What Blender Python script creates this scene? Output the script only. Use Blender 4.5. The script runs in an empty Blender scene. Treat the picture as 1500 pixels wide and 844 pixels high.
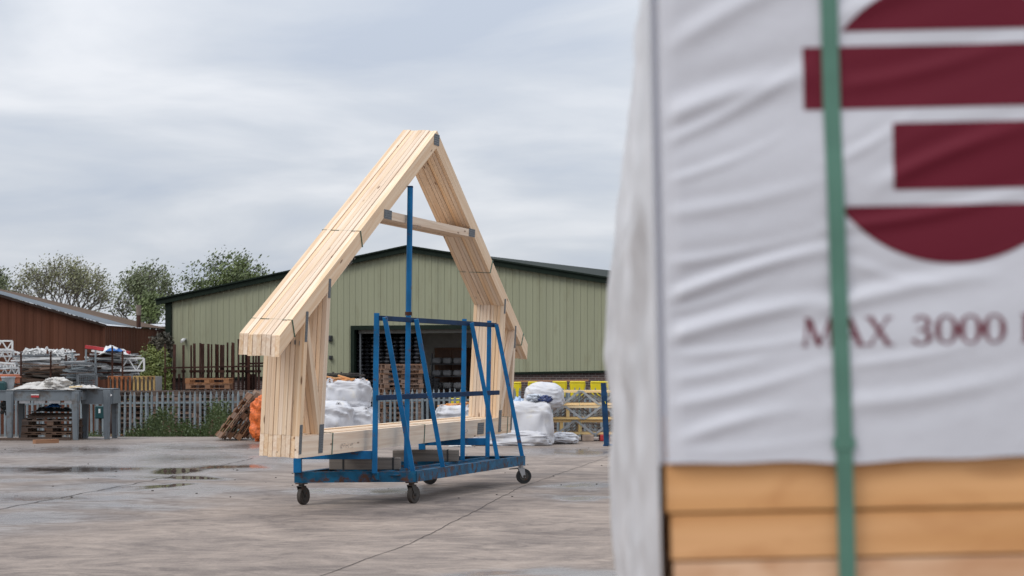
import bpy, math, random
from mathutils import Vector, Matrix, noise
rnd = random.Random(7)
scn = bpy.context.scene
COL = scn.collection
PI = math.pi
F = 2917.0; HZ = 534.0; H = 1.62          # focal length in photo pixels, eye-level row, camera height

# ------------------------------------------------------------------ camera
cam = bpy.data.cameras.new('camera'); camo = bpy.data.objects.new('camera', cam); COL.objects.link(camo)
camo.location = (0, 0, H); camo.rotation_euler = (PI/2, 0, 0)
cam.lens = 70; cam.sensor_width = 36; cam.clip_end = 3000; cam.clip_start = .05
cam.shift_y = (HZ-422)/1500.0
cam.dof.use_dof = True; cam.dof.focus_distance = 23.5; cam.dof.aperture_fstop = 6.3
scn.camera = camo
scn.view_settings.view_transform = 'Standard'; scn.view_settings.look = 'None'
scn.view_settings.gamma = 1; scn.view_settings.exposure = 0
scn.render.resolution_x = 1024; scn.render.resolution_y = 576

# ------------------------------------------------------------------ world: overcast sky
SUN_EL, SUN_AZ = math.radians(48), math.radians(-125)   # azimuth from +Y towards +X
w = bpy.data.worlds.new('World'); scn.world = w; w.use_nodes = True
nt = w.node_tree; N = nt.nodes; L = nt.links; N.clear()
def nd(t, tree=None, **k):
    n = (tree or nt).nodes.new(t)
    for a, b in k.items(): setattr(n, a, b)
    return n
wo = nd('ShaderNodeOutputWorld'); bg = nd('ShaderNodeBackground'); bg.inputs[1].default_value = 0.1
sky = nd('ShaderNodeTexSky', sky_type='NISHITA'); sky.sun_disc = False
sky.sun_elevation = SUN_EL; sky.sun_rotation = SUN_AZ
tc = nd('ShaderNodeTexCoord'); sp = nd('ShaderNodeSeparateXYZ'); L.new(tc.outputs['Generated'], sp.inputs[0])
def mth(op, a, b=None, tree=None, clamp=False):
    n = nd('ShaderNodeMath', tree, operation=op); n.use_clamp = clamp
    for i, v in enumerate((a, b)):
        if v is None: continue
        if isinstance(v, (int, float)): n.inputs[i].default_value = v
        else: (tree or nt).links.new(v, n.inputs[i])
    return n.outputs[0]
zc = mth('MAXIMUM', sp.outputs[2], 0.0)
zz_ = mth('ADD', zc, 0.20)
cx_ = mth('DIVIDE', sp.outputs[0], zz_); cy_ = mth('DIVIDE', sp.outputs[1], zz_)
cb = nd('ShaderNodeCombineXYZ'); L.new(cx_, cb.inputs[0]); L.new(cy_, cb.inputs[1])
mp = nd('ShaderNodeMapping'); mp.inputs['Scale'].default_value = (0.8, 1.0, 1); mp.inputs['Location'].default_value = (3.1, 1.9, 0.4); mp.inputs['Rotation'].default_value = (0, 0, 0.25)
L.new(cb.outputs[0], mp.inputs[0])
n1 = nd('ShaderNodeTexNoise'); n1.inputs['Scale'].default_value = 2.1; n1.inputs['Detail'].default_value = 7; n1.inputs['Roughness'].default_value = .5; n1.inputs['Distortion'].default_value = .35
L.new(mp.outputs[0], n1.inputs[0])
rp = nd('ShaderNodeValToRGB'); e = rp.color_ramp.elements
e[0].position = .33; e[0].color = (5.2, 5.75, 6.75, 1)
e[1].position = .66; e[1].color = (8.1, 8.3, 8.75, 1)
m_ = rp.color_ramp.elements.new(.48); m_.color = (6.3, 6.7, 7.4, 1)
L.new(n1.outputs[0], rp.inputs[0])
grad = mth('ADD', mth('MULTIPLY', zc, 1.15), 0.93)
vm = nd('ShaderNodeVectorMath', operation='SCALE'); L.new(rp.outputs[0], vm.inputs[0]); L.new(grad, vm.inputs[3])
mx = nd('ShaderNodeMix', data_type='RGBA'); mx.inputs[0].default_value = .93
L.new(sky.outputs[0], mx.inputs[6]); L.new(vm.outputs[0], mx.inputs[7])
L.new(mx.outputs[2], bg.inputs[0]); L.new(bg.outputs[0], wo.inputs[0])

sl = bpy.data.lights.new('sun', 'SUN'); sl.energy = 1.5; sl.angle = math.radians(25); sl.color = (1, .96, .9)
so = bpy.data.objects.new('sun', sl); COL.objects.link(so)
sd = Vector((math.sin(SUN_AZ)*math.cos(SUN_EL), math.cos(SUN_AZ)*math.cos(SUN_EL), math.sin(SUN_EL)))
so.rotation_euler = sd.to_track_quat('Z', 'Y').to_euler()

# ------------------------------------------------------------------ measuring helpers
def X(px, Y): return (px-750)/F*Y
def Z(py, Y): return H-(py-HZ)/F*Y
def PT(px, py, Y): return Vector((X(px, Y), Y, Z(py, Y)))
def GY(py, z=0): return F*(H-z)/(py-HZ)
def GP(px, py, z=0):
    Y = GY(py, z); return Vector((X(px, Y), Y, z))

# ------------------------------------------------------------------ materials
MATS = {}
def mat(name, base, rough=.7, metal=0, spec=.5, var=.25, vscale=6, stretch=(1, 1, 1), col2=None, dirt=None, dirt_amt=0,
        dirt_scale=3, bump=.0, bscale=40, rand=.0, coords='Object', detail=5, trans=0, coat=0):
    m = bpy.data.materials.new(name); m.use_nodes = True; t = m.node_tree; t.nodes.clear()
    o = nd('ShaderNodeOutputMaterial', t); b = nd('ShaderNodeBsdfPrincipled', t); t.links.new(b.outputs[0], o.inputs[0])
    tx = nd('ShaderNodeTexCoord', t); oi = nd('ShaderNodeObjectInfo', t)
    mpn = nd('ShaderNodeMapping', t); mpn.inputs['Scale'].default_value = stretch
    t.links.new(tx.outputs[coords], mpn.inputs[0])
    ad = nd('ShaderNodeVectorMath', t, operation='ADD'); t.links.new(mpn.outputs[0], ad.inputs[0])
    rs = mth('MULTIPLY', oi.outputs['Random'], 37.0, t); cbn = nd('ShaderNodeCombineXYZ', t)
    for i in range(3): t.links.new(rs, cbn.inputs[i])
    if coords == 'Object': t.links.new(cbn.outputs[0], ad.inputs[1])
    nz = nd('ShaderNodeTexNoise', t); nz.inputs['Scale'].default_value = vscale; nz.inputs['Detail'].default_value = detail
    t.links.new(ad.outputs[0], nz.inputs[0])
    rmp = nd('ShaderNodeValToRGB', t); c2 = col2 or tuple(c*(1-var) for c in base)
    rmp.color_ramp.elements[0].position = .35; rmp.color_ramp.elements[1].position = .65
    rmp.color_ramp.elements[0].color = (*c2, 1); rmp.color_ramp.elements[1].color = (*base, 1)
    t.links.new(nz.outputs[0], rmp.inputs[0]); colr = rmp.outputs[0]
    if rand:
        hv = nd('ShaderNodeHueSaturation', t)
        v = mth('ADD', mth('MULTIPLY', oi.outputs['Random'], rand*2, t), 1-rand, t); t.links.new(v, hv.inputs['Value'])
        h2 = mth('FRACT', mth('MULTIPLY', oi.outputs['Random'], 13.7, t), None, t)
        s = mth('ADD', mth('MULTIPLY', h2, rand, t), 1-rand/2, t); t.links.new(s, hv.inputs['Saturation'])
        t.links.new(colr, hv.inputs['Color']); colr = hv.outputs[0]
    if dirt:
        n2 = nd('ShaderNodeTexNoise', t); n2.inputs['Scale'].default_value = dirt_scale; n2.inputs['Detail'].default_value = 8; n2.inputs['Roughness'].default_value = .65
        t.links.new(ad.outputs[0], n2.inputs[0])
        k = mth('MULTIPLY', mth('SUBTRACT', n2.outputs[0], .62-dirt_amt*.25, t), 9, t, True)
        mi = nd('ShaderNodeMix', t, data_type='RGBA'); t.links.new(k, mi.inputs[0]); t.links.new(colr, mi.inputs[6]); mi.inputs[7].default_value = (*dirt, 1)
        colr = mi.outputs[2]
        rr = mth('ADD', mth('MULTIPLY', k, .85-rough, t), rough, t); t.links.new(rr, b.inputs['Roughness'])
    else: b.inputs['Roughness'].default_value = rough
    t.links.new(colr, b.inputs['Base Color'])
    b.inputs['Metallic'].default_value = metal; b.inputs['Specular IOR Level'].default_value = spec
    if trans: b.inputs['Transmission Weight'].default_value = trans
    if bump:
        n3 = nd('ShaderNodeTexNoise', t); n3.inputs['Scale'].default_value = bscale; n3.inputs['Detail'].default_value = 4
        t.links.new(ad.outputs[0], n3.inputs[0])
        bp = nd('ShaderNodeBump', t); bp.inputs['Strength'].default_value = bump; bp.inputs['Distance'].default_value = .02
        t.links.new(n3.outputs[0], bp.inputs['Height']); t.links.new(bp.outputs[0], b.inputs['Normal'])
    MATS[name] = m; return m

def timber_mat(name, base, dark, knot, rand=.1, gscale=1.0, knots=True, stain=0):
    """sawn softwood, grain along the object's own X axis"""
    m = bpy.data.materials.new(name); m.use_nodes = True; t = m.node_tree; t.nodes.clear()
    o = nd('ShaderNodeOutputMaterial', t); b = nd('ShaderNodeBsdfPrincipled', t); t.links.new(b.outputs[0], o.inputs[0])
    tx = nd('ShaderNodeTexCoord', t); oi = nd('ShaderNodeObjectInfo', t)
    rs = mth('MULTIPLY', oi.outputs['Random'], 91.0, t); cbn = nd('ShaderNodeCombineXYZ', t)
    for i in range(3): t.links.new(rs, cbn.inputs[i])
    ad = nd('ShaderNodeVectorMath', t, operation='ADD'); t.links.new(tx.outputs['Object'], ad.inputs[0]); t.links.new(cbn.outputs[0], ad.inputs[1])
    mpn = nd('ShaderNodeMapping', t); mpn.inputs['Scale'].default_value = (.9*gscale, 26*gscale, 26*gscale); t.links.new(ad.outputs[0], mpn.inputs[0])
    nz = nd('ShaderNodeTexNoise', t); nz.inputs['Scale'].default_value = 1; nz.inputs['Detail'].default_value = 6; nz.inputs['Distortion'].default_value = .6
    t.links.new(mpn.outputs[0], nz.inputs[0])
    rmp = nd('ShaderNodeValToRGB', t); rmp.color_ramp.elements[0].position = .3; rmp.color_ramp.elements[1].position = .62
    rmp.color_ramp.elements[0].color = (*dark, 1); rmp.color_ramp.elements[1].color = (*base, 1); t.links.new(nz.outputs[0], rmp.inputs[0])
    hv = nd('ShaderNodeHueSaturation', t)
    v = mth('ADD', mth('MULTIPLY', oi.outputs['Random'], rand*2, t), 1-rand, t); t.links.new(v, hv.inputs['Value'])
    h2 = mth('FRACT', mth('MULTIPLY', oi.outputs['Random'], 17.3, t), None, t)
    s = mth('ADD', mth('MULTIPLY', h2, min(rand*4.5, .5), t), 1-min(rand*2, .3), t); t.links.new(s, hv.inputs['Saturation'])
    t.links.new(rmp.outputs[0], hv.inputs['Color']); colr = hv.outputs[0]
    if knots:
        mk = nd('ShaderNodeMapping', t); mk.inputs['Scale'].default_value = (2.1*gscale, 8*gscale, 8*gscale); t.links.new(ad.outputs[0], mk.inputs[0])
        vo = nd('ShaderNodeTexVoronoi', t); vo.inputs['Scale'].default_value = 1; t.links.new(mk.outputs[0], vo.inputs['Vector'])
        kk = mth('MULTIPLY', mth('SUBTRACT', .125, vo.outputs['Distance'], t), 16, t, True)
        mi = nd('ShaderNodeMix', t, data_type='RGBA'); t.links.new(mth('MULTIPLY', kk, .8, t), mi.inputs[0]); t.links.new(colr, mi.inputs[6]); mi.inputs[7].default_value = (*knot, 1)
        colr = mi.outputs[2]
    if stain:
        ms = nd('ShaderNodeMapping', t); ms.inputs['Scale'].default_value = (3.2, 12, 12); t.links.new(ad.outputs[0], ms.inputs[0])
        n2 = nd('ShaderNodeTexNoise', t); n2.inputs['Scale'].default_value = 1.0; n2.inputs['Detail'].default_value = 7; n2.inputs['Distortion'].default_value = 1.5; t.links.new(ms.outputs[0], n2.inputs[0])
        k2 = mth('MULTIPLY', mth('MULTIPLY', mth('SUBTRACT', n2.outputs[0], .48, t), 4, t, True), stain, t)
        mi2 = nd('ShaderNodeMix', t, data_type='RGBA'); t.links.new(k2, mi2.inputs[0]); t.links.new(colr, mi2.inputs[6]); mi2.inputs[7].default_value = (knot[0]*1.6, knot[1]*1.6, knot[2]*1.6, 1)
        colr = mi2.outputs[2]
    t.links.new(colr, b.inputs['Base Color']); b.inputs['Roughness'].default_value = .75; b.inputs['Specular IOR Level'].default_value = .25
    bp = nd('ShaderNodeBump', t); bp.inputs['Strength'].default_value = .25; bp.inputs['Distance'].default_value = .004
    t.links.new(nz.outputs[0], bp.inputs['Height']); t.links.new(bp.outputs[0], b.inputs['Normal'])
    return m

M_PINE = timber_mat('fresh_pine', (.79, .63, .47), (.66, .46, .30), (.15, .07, .035), .09)
M_PINE2 = timber_mat('pack_timber', (.74, .44, .24), (.52, .26, .11), (.26, .10, .03), .08, .85, True, .8)
M_JOIST = timber_mat('joist_timber', (.80, .62, .35), (.68, .48, .24), (.3, .17, .07), .08)
M_SLEEPER = timber_mat('grey_timber', (.20, .175, .155), (.11, .098, .088), (.07, .065, .06), .1, 1, False, .3)
M_PALLET = timber_mat('pallet_timber', (.27, .165, .115), (.14, .083, .056), (.1, .06, .04), .25, 1, False)
M_PALLET_OLD = timber_mat('old_pallet_timber', (.13, .085, .062), (.07, .045, .033), (.04, .03, .02), .3, 1, False)
M_PALLET_LEAN = timber_mat('weathered_pallet_timber', (.29, .18, .12), (.15, .09, .058), (.1, .06, .04), .3, 1, False)
M_PALLET_NEW = timber_mat('orange_pallet_timber', (.36, .20, .12), (.24, .12, .07), (.2, .1, .05), .15, 1, False)
M_GALV = mat('galvanised_plate', (.20, .215, .23), .5, .5, var=.35, vscale=60)
M_GALV_FENCE = mat('galvanised_fence', (.27, .31, .33), .5, .35, var=.25, vscale=5, rand=.12)
M_GALV_WEB = mat('galvanised_web', (.42, .44, .45), .45, .5, var=.2, vscale=8)
M_BLUE = mat('chipped_blue_paint', (.0004, .140, .355), .5, 0, spec=.3, var=.3, vscale=4, dirt=(.09, .045, .03), dirt_amt=.14, dirt_scale=11, coords='Object', bump=.12, bscale=60)
M_BLUE_W = mat('worn_blue_paint', (.002, .105, .215), .55, 0, spec=.3, var=.5, vscale=7, dirt=(.085, .042, .03), dirt_amt=.48, dirt_scale=9, coords='Object', bump=.2, bscale=60)
M_DBLUE = mat('dark_blue_paint', (.002, .028, .085), .65, spec=.2, var=.3)
M_RUST = mat('rust', (.07, .032, .023), .9, spec=.2, var=.55, vscale=5, rand=.25)
M_RUSTO = mat('orange_rust', (.38, .13, .045), .8, var=.45, vscale=4)
M_YELRUST = mat('faded_yellow_paint', (.5, .33, .12), .7, var=.35, vscale=5, dirt=(.2, .09, .04), dirt_amt=.3)
M_CLAD = mat('green_cladding', (.295, .302, .205), .55, 0, spec=.3, dirt=(.255, .255, .17), dirt_amt=.25, dirt_scale=1.6, var=.07, vscale=.5, rand=.03, stretch=(1, 1, .3))
M_TRIM = mat('dark_green_trim', (.010, .018, .012), .7, spec=.15, var=.3)
M_BROWNCLAD = mat('brown_cladding', (.115, .043, .024), .75, spec=.2, var=.25, vscale=.7, rand=.06, stretch=(1, 1, .3))
M_ROOFGREY = mat('grey_sheet_roof', (.10, .11, .125), .75, spec=.2, var=.35, vscale=1.3, dirt=(.13, .075, .05), dirt_amt=.85, dirt_scale=.5)
M_ROOFB = mat('white_sheet_roof', (.8, .82, .85), .5, var=.1)
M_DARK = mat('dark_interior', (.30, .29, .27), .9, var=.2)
M_INT = mat('interior_wall', (.72, .68, .62), .9, var=.1)
M_BLACK = mat('black_plastic', (.055, .057, .066), .28, var=.3, vscale=6)
M_RUBBER = mat('grey_rubber', (.055, .045, .038), .8, var=.35, vscale=12)
M_RUBBERB = mat('black_rubber', (.015, .015, .016), .7, var=.3)
M_STEEL = mat('bright_steel', (.45, .45, .46), .35, .8, var=.2)
M_DSTEEL = mat('dark_steel', (.06, .055, .05), .5, .5, var=.3, dirt=(.1, .05, .03), dirt_amt=.4, dirt_scale=14)
M_GREYP = mat('grey_painted_steel', (.16, .185, .205), .45, .1, var=.15, vscale=3, dirt=(.11, .10, .09), dirt_amt=.25)
M_WBAG = mat('white_woven_plastic', (.60, .60, .625), .6, spec=.3, var=.12, vscale=3, bump=.15, bscale=12, dirt=(.62, .60, .57), dirt_amt=.3, dirt_scale=5)
M_TARP = mat('crumpled_canvas', (.56, .54, .51), .8, var=.2, vscale=6, bump=.3)
M_OBAG = mat('orange_net', (.80, .17, .03), .55, var=.5, vscale=22, bump=.5, bscale=30)
M_ALU = mat('aluminium_scrap', (.60, .61, .62), .45, .3, var=.4, vscale=5, rand=.2)
M_WHITEP = mat('white_paint_metal', (.72, .72, .71), .45, var=.15)
M_RED = mat('red_paint', (.45, .03, .035), .5, var=.3)
M_BLUEC = mat('blue_cloth', (.02, .16, .5), .6, var=.3)
M_YELLOW = mat('yellow_plastic', (.80, .64, .012), .4, var=.1)
M_STRAP = mat('green_strap', (.088, .21, .155), .45, var=.12, vscale=30)
M_STRAPD = mat('thin_green_strap', (.09, .17, .13), .5, var=.1)
M_BLKSTRAP = mat('black_strap', (.02, .02, .02), .6)
M_MAROON = mat('maroon_print', (.14, .0075, .022), .6, spec=.25, var=.12, vscale=3)
M_FILM = mat('white_pack_film', (.60, .605, .65), .38, 0, spec=.5, var=.05, vscale=3, bump=.08, bscale=30)
M_FILM2 = mat('milky_end_film', (.67, .665, .68), .42, 0, spec=.5, var=.22, vscale=7, bump=.12, bscale=20)  # uneven tone: cloudy plastic, plus shading of the crumples put into the colour
M_TEAL = mat('teal_plastic', (.004, .05, .055), .5)
M_BEIGE = mat('beige_block', (.42, .32, .25), .8, var=.3)
M_TERRA = mat('terracotta_plastic', (.42, .13, .06), .6)
def leafmat(n, c, c2): return mat(n, c, .6, var=.4, vscale=1.1, col2=c2, coords='Object')
M_LEAF1 = leafmat('sparse_leaf', (.24, .24, .12), (.14, .145, .07))
M_LEAF2 = leafmat('olive_leaf', (.19, .22, .11), (.11, .13, .065))
M_LEAF3 = leafmat('green_leaf', (.15, .19, .065), (.075, .10, .035))
M_BUSH = leafmat('bush_leaf', (.22, .25, .055), (.09, .12, .03))
M_WEED = leafmat('weed_leaf', (.085, .12, .035), (.04, .06, .02))
M_WEEDB = leafmat('dry_weed', (.16, .09, .06), (.09, .05, .035))
M_IVY = leafmat('ivy_leaf', (.075, .065, .04), (.04, .035, .025))
M_BARK = mat('bark', (.17, .145, .12), .9, var=.4, vscale=3)

def brick_mat():
    m = bpy.data.materials.new('brown_brickwork'); m.use_nodes = True; t = m.node_tree; b = t.nodes['Principled BSDF']
    tx = nd('ShaderNodeTexCoord', t); s = nd('ShaderNodeSeparateXYZ', t); t.links.new(tx.outputs['Object'], s.inputs[0])
    c = nd('ShaderNodeCombineXYZ', t); t.links.new(s.outputs[0], c.inputs[0]); t.links.new(s.outputs[2], c.inputs[1])
    br = nd('ShaderNodeTexBrick', t); t.links.new(c.outputs[0], br.inputs[0]); br.inputs['Scale'].default_value = 1
    br.inputs['Brick Width'].default_value = .225; br.inputs['Row Height'].default_value = .075; br.inputs['Mortar Size'].default_value = .012
    br.inputs['Color1'].default_value = (.085, .045, .04, 1); br.inputs['Color2'].default_value = (.05, .032, .032, 1); br.inputs['Mortar'].default_value = (.15, .13, .12, 1)
    t.links.new(br.outputs[0], b.inputs['Base Color']); b.inputs['Roughness'].default_value = .9
    bp = nd('ShaderNodeBump', t); bp.inputs['Strength'].default_value = .6; bp.invert = True; t.links.new(br.outputs[1], bp.inputs['Height']); t.links.new(bp.outputs[0], b.inputs['Normal'])
    return m
M_BRICK = brick_mat()

# ------------------------------------------------------------------ mesh helpers
class MB:
    def __init__(s): s.v = []; s.f = []
    def add(s, vs, fs):
        n = len(s.v); s.v += [Vector(v) for v in vs]; s.f += [tuple(i+n for i in f) for f in fs]
    def hexa(s, vs):
        s.add(vs, [(0,3,2,1),(4,5,6,7),(0,1,5,4),(1,2,6,5),(2,3,7,6),(3,0,4,7)])
    def box(s, c, sz, M=None):
        c = Vector(c); hx, hy, hz = [a/2 for a in sz]
        vs = [Vector(p) for p in ((-hx,-hy,-hz),(hx,-hy,-hz),(hx,hy,-hz),(-hx,hy,-hz),(-hx,-hy,hz),(hx,-hy,hz),(hx,hy,hz),(-hx,hy,hz))]
        if M: vs = [M @ v for v in vs]
        s.hexa([v+c for v in vs])
    def bar(s, p, q, w, h, up=(0,0,1)):
        p = Vector(p); q = Vector(q); d = (q-p); l = d.length; d.normalize(); up = Vector(up)
        if abs(d.dot(up)) > .99: up = Vector((0,1,0))
        y = up.cross(d).normalized(); z = d.cross(y)
        vs = [a+y*sy*w/2+z*sz*h/2 for a in (p, q) for sy, sz in ((-1,-1),(1,-1),(1,1),(-1,1))]
        s.add(vs, [(0,1,2,3),(7,6,5,4),(0,4,5,1),(1,5,6,2),(2,6,7,3),(3,7,4,0)])
    def tube(s, p, q, r0, r1=None, n=8, caps=True):
        r1 = r0 if r1 is None else r1; p = Vector(p); q = Vector(q); d = (q-p).normalized()
        u = d.orthogonal().normalized(); v = d.cross(u); b = len(s.v)
        for c, r in ((p, r0), (q, r1)):
            for i in range(n):
                a = 2*PI*i/n; s.v.append(c+u*math.cos(a)*r+v*math.sin(a)*r)
        for i in range(n):
            j = (i+1) % n; s.f.append((b+i, b+j, b+n+j, b+n+i))
        if caps: s.f.append(tuple(b+i for i in range(n))[::-1]); s.f.append(tuple(b+n+i for i in range(n)))
    def grid(s, nu, nv, fn):
        b = len(s.v)
        for j in range(nv+1):
            for i in range(nu+1): s.v.append(Vector(fn(i/nu, j/nv)))
        for j in range(nv):
            for i in range(nu):
                a = b+j*(nu+1)+i; s.f.append((a, a+1, a+nu+2, a+nu+1))
    def mesh(s, name, m, smooth=False):
        me = bpy.data.meshes.new(name); me.from_pydata([tuple(v) for v in s.v], [], s.f)
        if isinstance(m, (list, tuple)):
            for a in m: me.materials.append(a)
        elif m: me.materials.append(m)
        if smooth: me.polygons.foreach_set('use_smooth', [True]*len(me.polygons))
        me.update(); return me
    def obj(s, name, m, parent=None, smooth=False, matrix=None, bevel=0):
        o = bpy.data.objects.new(name, s.mesh(name, m, smooth)); COL.objects.link(o)
        if parent: o.parent = parent
        if matrix is not None: o.matrix_local = matrix
        if bevel:
            bm_ = o.modifiers.new('bevel', 'BEVEL'); bm_.width = bevel; bm_.segments = 2; bm_.limit_method = 'ANGLE'
        return o
def tag(o, label=None, cat=None, group=None, kind=None):
    if label: o['label'] = label
    if cat: o['category'] = cat
    if group: o['group'] = group
    if kind: o['kind'] = kind
    return o
def empty(name, loc=(0,0,0), rz=0, label=None, cat=None, group=None):
    o = bpy.data.objects.new(name, None); COL.objects.link(o); o.location = loc; o.rotation_euler = (0,0,rz)
    o.empty_display_size = .2
    return tag(o, label, cat, group)
def frame(p, xdir, up=(0,0,1)):
    x = Vector(xdir).normalized(); up = Vector(up)
    if abs(x.dot(up)) > .995: up = Vector((0,1,0))
    y = up.cross(x).normalized(); z = x.cross(y)
    M = Matrix((x, y, z)).transposed().to_4x4(); M.translation = p; return M
def barobj(name, p, q, w, h, m, parent=None, up=(0,0,1), bevel=0):
    """a bar whose own X axis runs along its length; p, q in the parent's frame"""
    p = Vector(p); q = Vector(q); M = frame((p+q)/2, q-p, up); l = (q-p).length
    mb = MB(); mb.box((0,0,0), (l, w, h)); return mb.obj(name, m, parent, matrix=M, bevel=bevel)
def member(name, poly, y0, y1, axis, m, parent):
    """prism: polygon in the parent's XZ plane, from y0 to y1, own X axis along 'axis' (two points)"""
    a = Vector((axis[0][0], 0, axis[0][1])); b = Vector((axis[1][0], 0, axis[1][1]))
    d = (b-a).normalized(); yv = Vector((0,1,0)); zv = d.cross(yv)
    M = Matrix((d, yv, zv)).transposed().to_4x4(); M.translation = (a+b)/2+yv*((y0+y1)/2); I = M.inverted()
    n = len(poly); mb = MB()
    vs = [I @ Vector((u, y, v)) for y in (y0, y1) for u, v in poly]
    mb.add(vs, [tuple(range(n)), tuple(range(2*n-1, n-1, -1))]+[(i, i+n, (i+1) % n+n, (i+1) % n) for i in range(n)])
    return mb.obj(name, m, parent, matrix=M)
def copy_tree(o, parent=None):
    c = o.copy(); COL.objects.link(c)
    if parent: c.parent = parent
    for ch in list(o.children): copy_tree(ch, c)
    return c
def fbm(x, y, z=0, o=4): return noise.fractal(Vector((x, y, z)), 1.0, 2.0, o)

# ================================================================== SETTING: ground
LOW = -.55
EDGE = 44.6
def ground_material():
    m = bpy.data.materials.new('wet_concrete'); m.use_nodes = True; t = m.node_tree; t.nodes.clear()
    o = nd('ShaderNodeOutputMaterial', t); b = nd('ShaderNodeBsdfPrincipled', t); t.links.new(b.outputs[0], o.inputs[0])
    tx = nd('ShaderNodeTexCoord', t)
    def nz(sc, st, det=6, rough=.55, dist=0):
        mpn = nd('ShaderNodeMapping', t); mpn.inputs['Scale'].default_value = st; mpn.inputs['Rotation'].default_value = (0, 0, .12); t.links.new(tx.outputs['Object'], mpn.inputs[0])
        n = nd('ShaderNodeTexNoise', t); n.inputs['Scale'].default_value = sc; n.inputs['Detail'].default_value = det; n.inputs['Roughness'].default_value = rough; n.inputs['Distortion'].default_value = dist
        t.links.new(mpn.outputs[0], n.inputs[0]); return n.outputs[0]
    a = nz(.62, (.9, 1.0, 1), 9, .62, 1.2)
    c = nz(2.1, (.8, .9, 1), 9, .68, 2.2)
    f_ = nz(40, (1, .5, 1), 4)
    r1 = nd('ShaderNodeValToRGB', t); e = r1.color_ramp.elements
    e[0].position = .40; e[0].color = (.145, .118, .104, 1); e[1].position = .62; e[1].color = (.37, .300, .250, 1)
    k = r1.color_ramp.elements.new(.5); k.color = (.245, .200, .170, 1)
    mixf = mth('ADD', mth('MULTIPLY', a, .5, t), mth('ADD', mth('MULTIPLY', c, .38, t), mth('MULTIPLY', f_, .12, t), t), t)
    t.links.new(mixf, r1.inputs[0])
    at = nd('ShaderNodeAttribute', t); at.attribute_name = 'wet'
    wv = mth('ADD', at.outputs['Fac'], mth('ADD', mth('MULTIPLY', mth('SUBTRACT', c, .5, t), .7, t), mth('MULTIPLY', mth('SUBTRACT', a, .5, t), .7, t), t), t)
    wet = mth('MULTIPLY', mth('SUBTRACT', wv, .40, t), 3.0, t, True)
    damp = mth('MULTIPLY', mth('SUBTRACT', wv, .12, t), 1.9, t, True)
    dk = nd('ShaderNodeMix', t, data_type='RGBA', blend_type='MULTIPLY'); t.links.new(mth('MULTIPLY', damp, .75, t), dk.inputs[0]); t.links.new(r1.outputs[0], dk.inputs[6]); dk.inputs[7].default_value = (.46, .46, .49, 1)
    t.links.new(dk.outputs[2], b.inputs['Base Color'])
    rdry = mth('ADD', mth('MULTIPLY', c, -.3, t), .95, t)
    rg = mth('SUBTRACT', rdry, mth('MULTIPLY', damp, .40, t), t)
    rr = nd('ShaderNodeMix', t, data_type='FLOAT'); t.links.new(wet, rr.inputs[0]); t.links.new(rg, rr.inputs[2]); t.links.new(mth('SUBTRACT', .20, mth('MULTIPLY', mth('SUBTRACT', wv, .75, t), .5, t, True), t), rr.inputs[3])
    t.links.new(rr.outputs[0], b.inputs['Roughness']); t.links.new(mth('ADD', mth('MULTIPLY', damp, .25, t), .25, t), b.inputs['Specular IOR Level'])
    bp = nd('ShaderNodeBump', t); bp.inputs['Distance'].default_value = .01
    t.links.new(mth('MULTIPLY', mth('SUBTRACT', 1.0, wet, t), .35, t), bp.inputs['Strength'])
    t.links.new(mth('ADD', mth('MULTIPLY', c, .6, t), mth('MULTIPLY', f_, .4, t), t), bp.inputs['Height']); t.links.new(bp.outputs[0], b.inputs['Normal'])
    return m
M_GROUND = ground_material()
# wet places: (px, py, half width px, half height px, strength) measured on the photograph, laid on the ground
wets = [(262,690,31,4.2,1.12),(286,701,42,3.0,.9),(245,713,42,3,.85),(90,689,150,7,.62),(90,727,130,7,.5),(30,741,60,5,.35),
        (260,672,110,8,.42),(515,720,110,8,.72),(855,713,75,5,.62),(850,727,60,4,.58),(480,673,60,7,.5),(210,742,110,8,.42),
        (790,841,190,7,.6),(835,662,75,6,.62),(330,684,60,4,.6),(120,660,140,7,.35),(40,705,90,5,.5),(150,712,100,5,.55),(200,700,120,4,.5),(90,760,150,7,.4),(300,655,140,5,.35),(670,735,60,4,.25),(330,720,110,10,.4),(60,775,90,12,.25)]
wl = []
for px, py, a, b, s in wets:
    c = GP(px, py); y0 = GY(py+b); y1 = GY(max(py-b, 560)); wl.append((c.x, (y0+y1)/2, a/F*c.y, (y1-y0)/2, s))
def wetness(x, y):
    v = 0; x0_, y0_ = x+.3*fbm(x*.6, y*.2, 21), y+1.2*fbm(x*.5, y*.2, 31); x += .22*fbm(x*1.1, y*.5, 7); y += .9*fbm(x*.9, y*.35, 11)
    for cx, cy, a, b, s in wl:
        dx = (x-cx)/a; dy = (y-cy)/b; q = dx*dx+dy*dy
        if q < 5: v = max(v, 1.32*s*math.exp(-q*.75))
    # the upper left of the yard stays damp; its edge runs from the near left to the far middle
    pxx = 750+x0_*F/max(y0_,1); pyy = HZ+F*H/max(y0_,1)
    lim = 800-(pxx)*.235; k = max(0, min(1, (lim-pyy)/30)) if y0_ < EDGE+1 else 0
    k *= max(0, min(1, (640-pxx)/160)); v += .30*k
    dry = math.exp(-((pxx-90)/170)**2-((pyy-706)/9)**2); v -= .42*dry
    return v+.10*fbm(x*.25, y*.18, 3)
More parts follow.
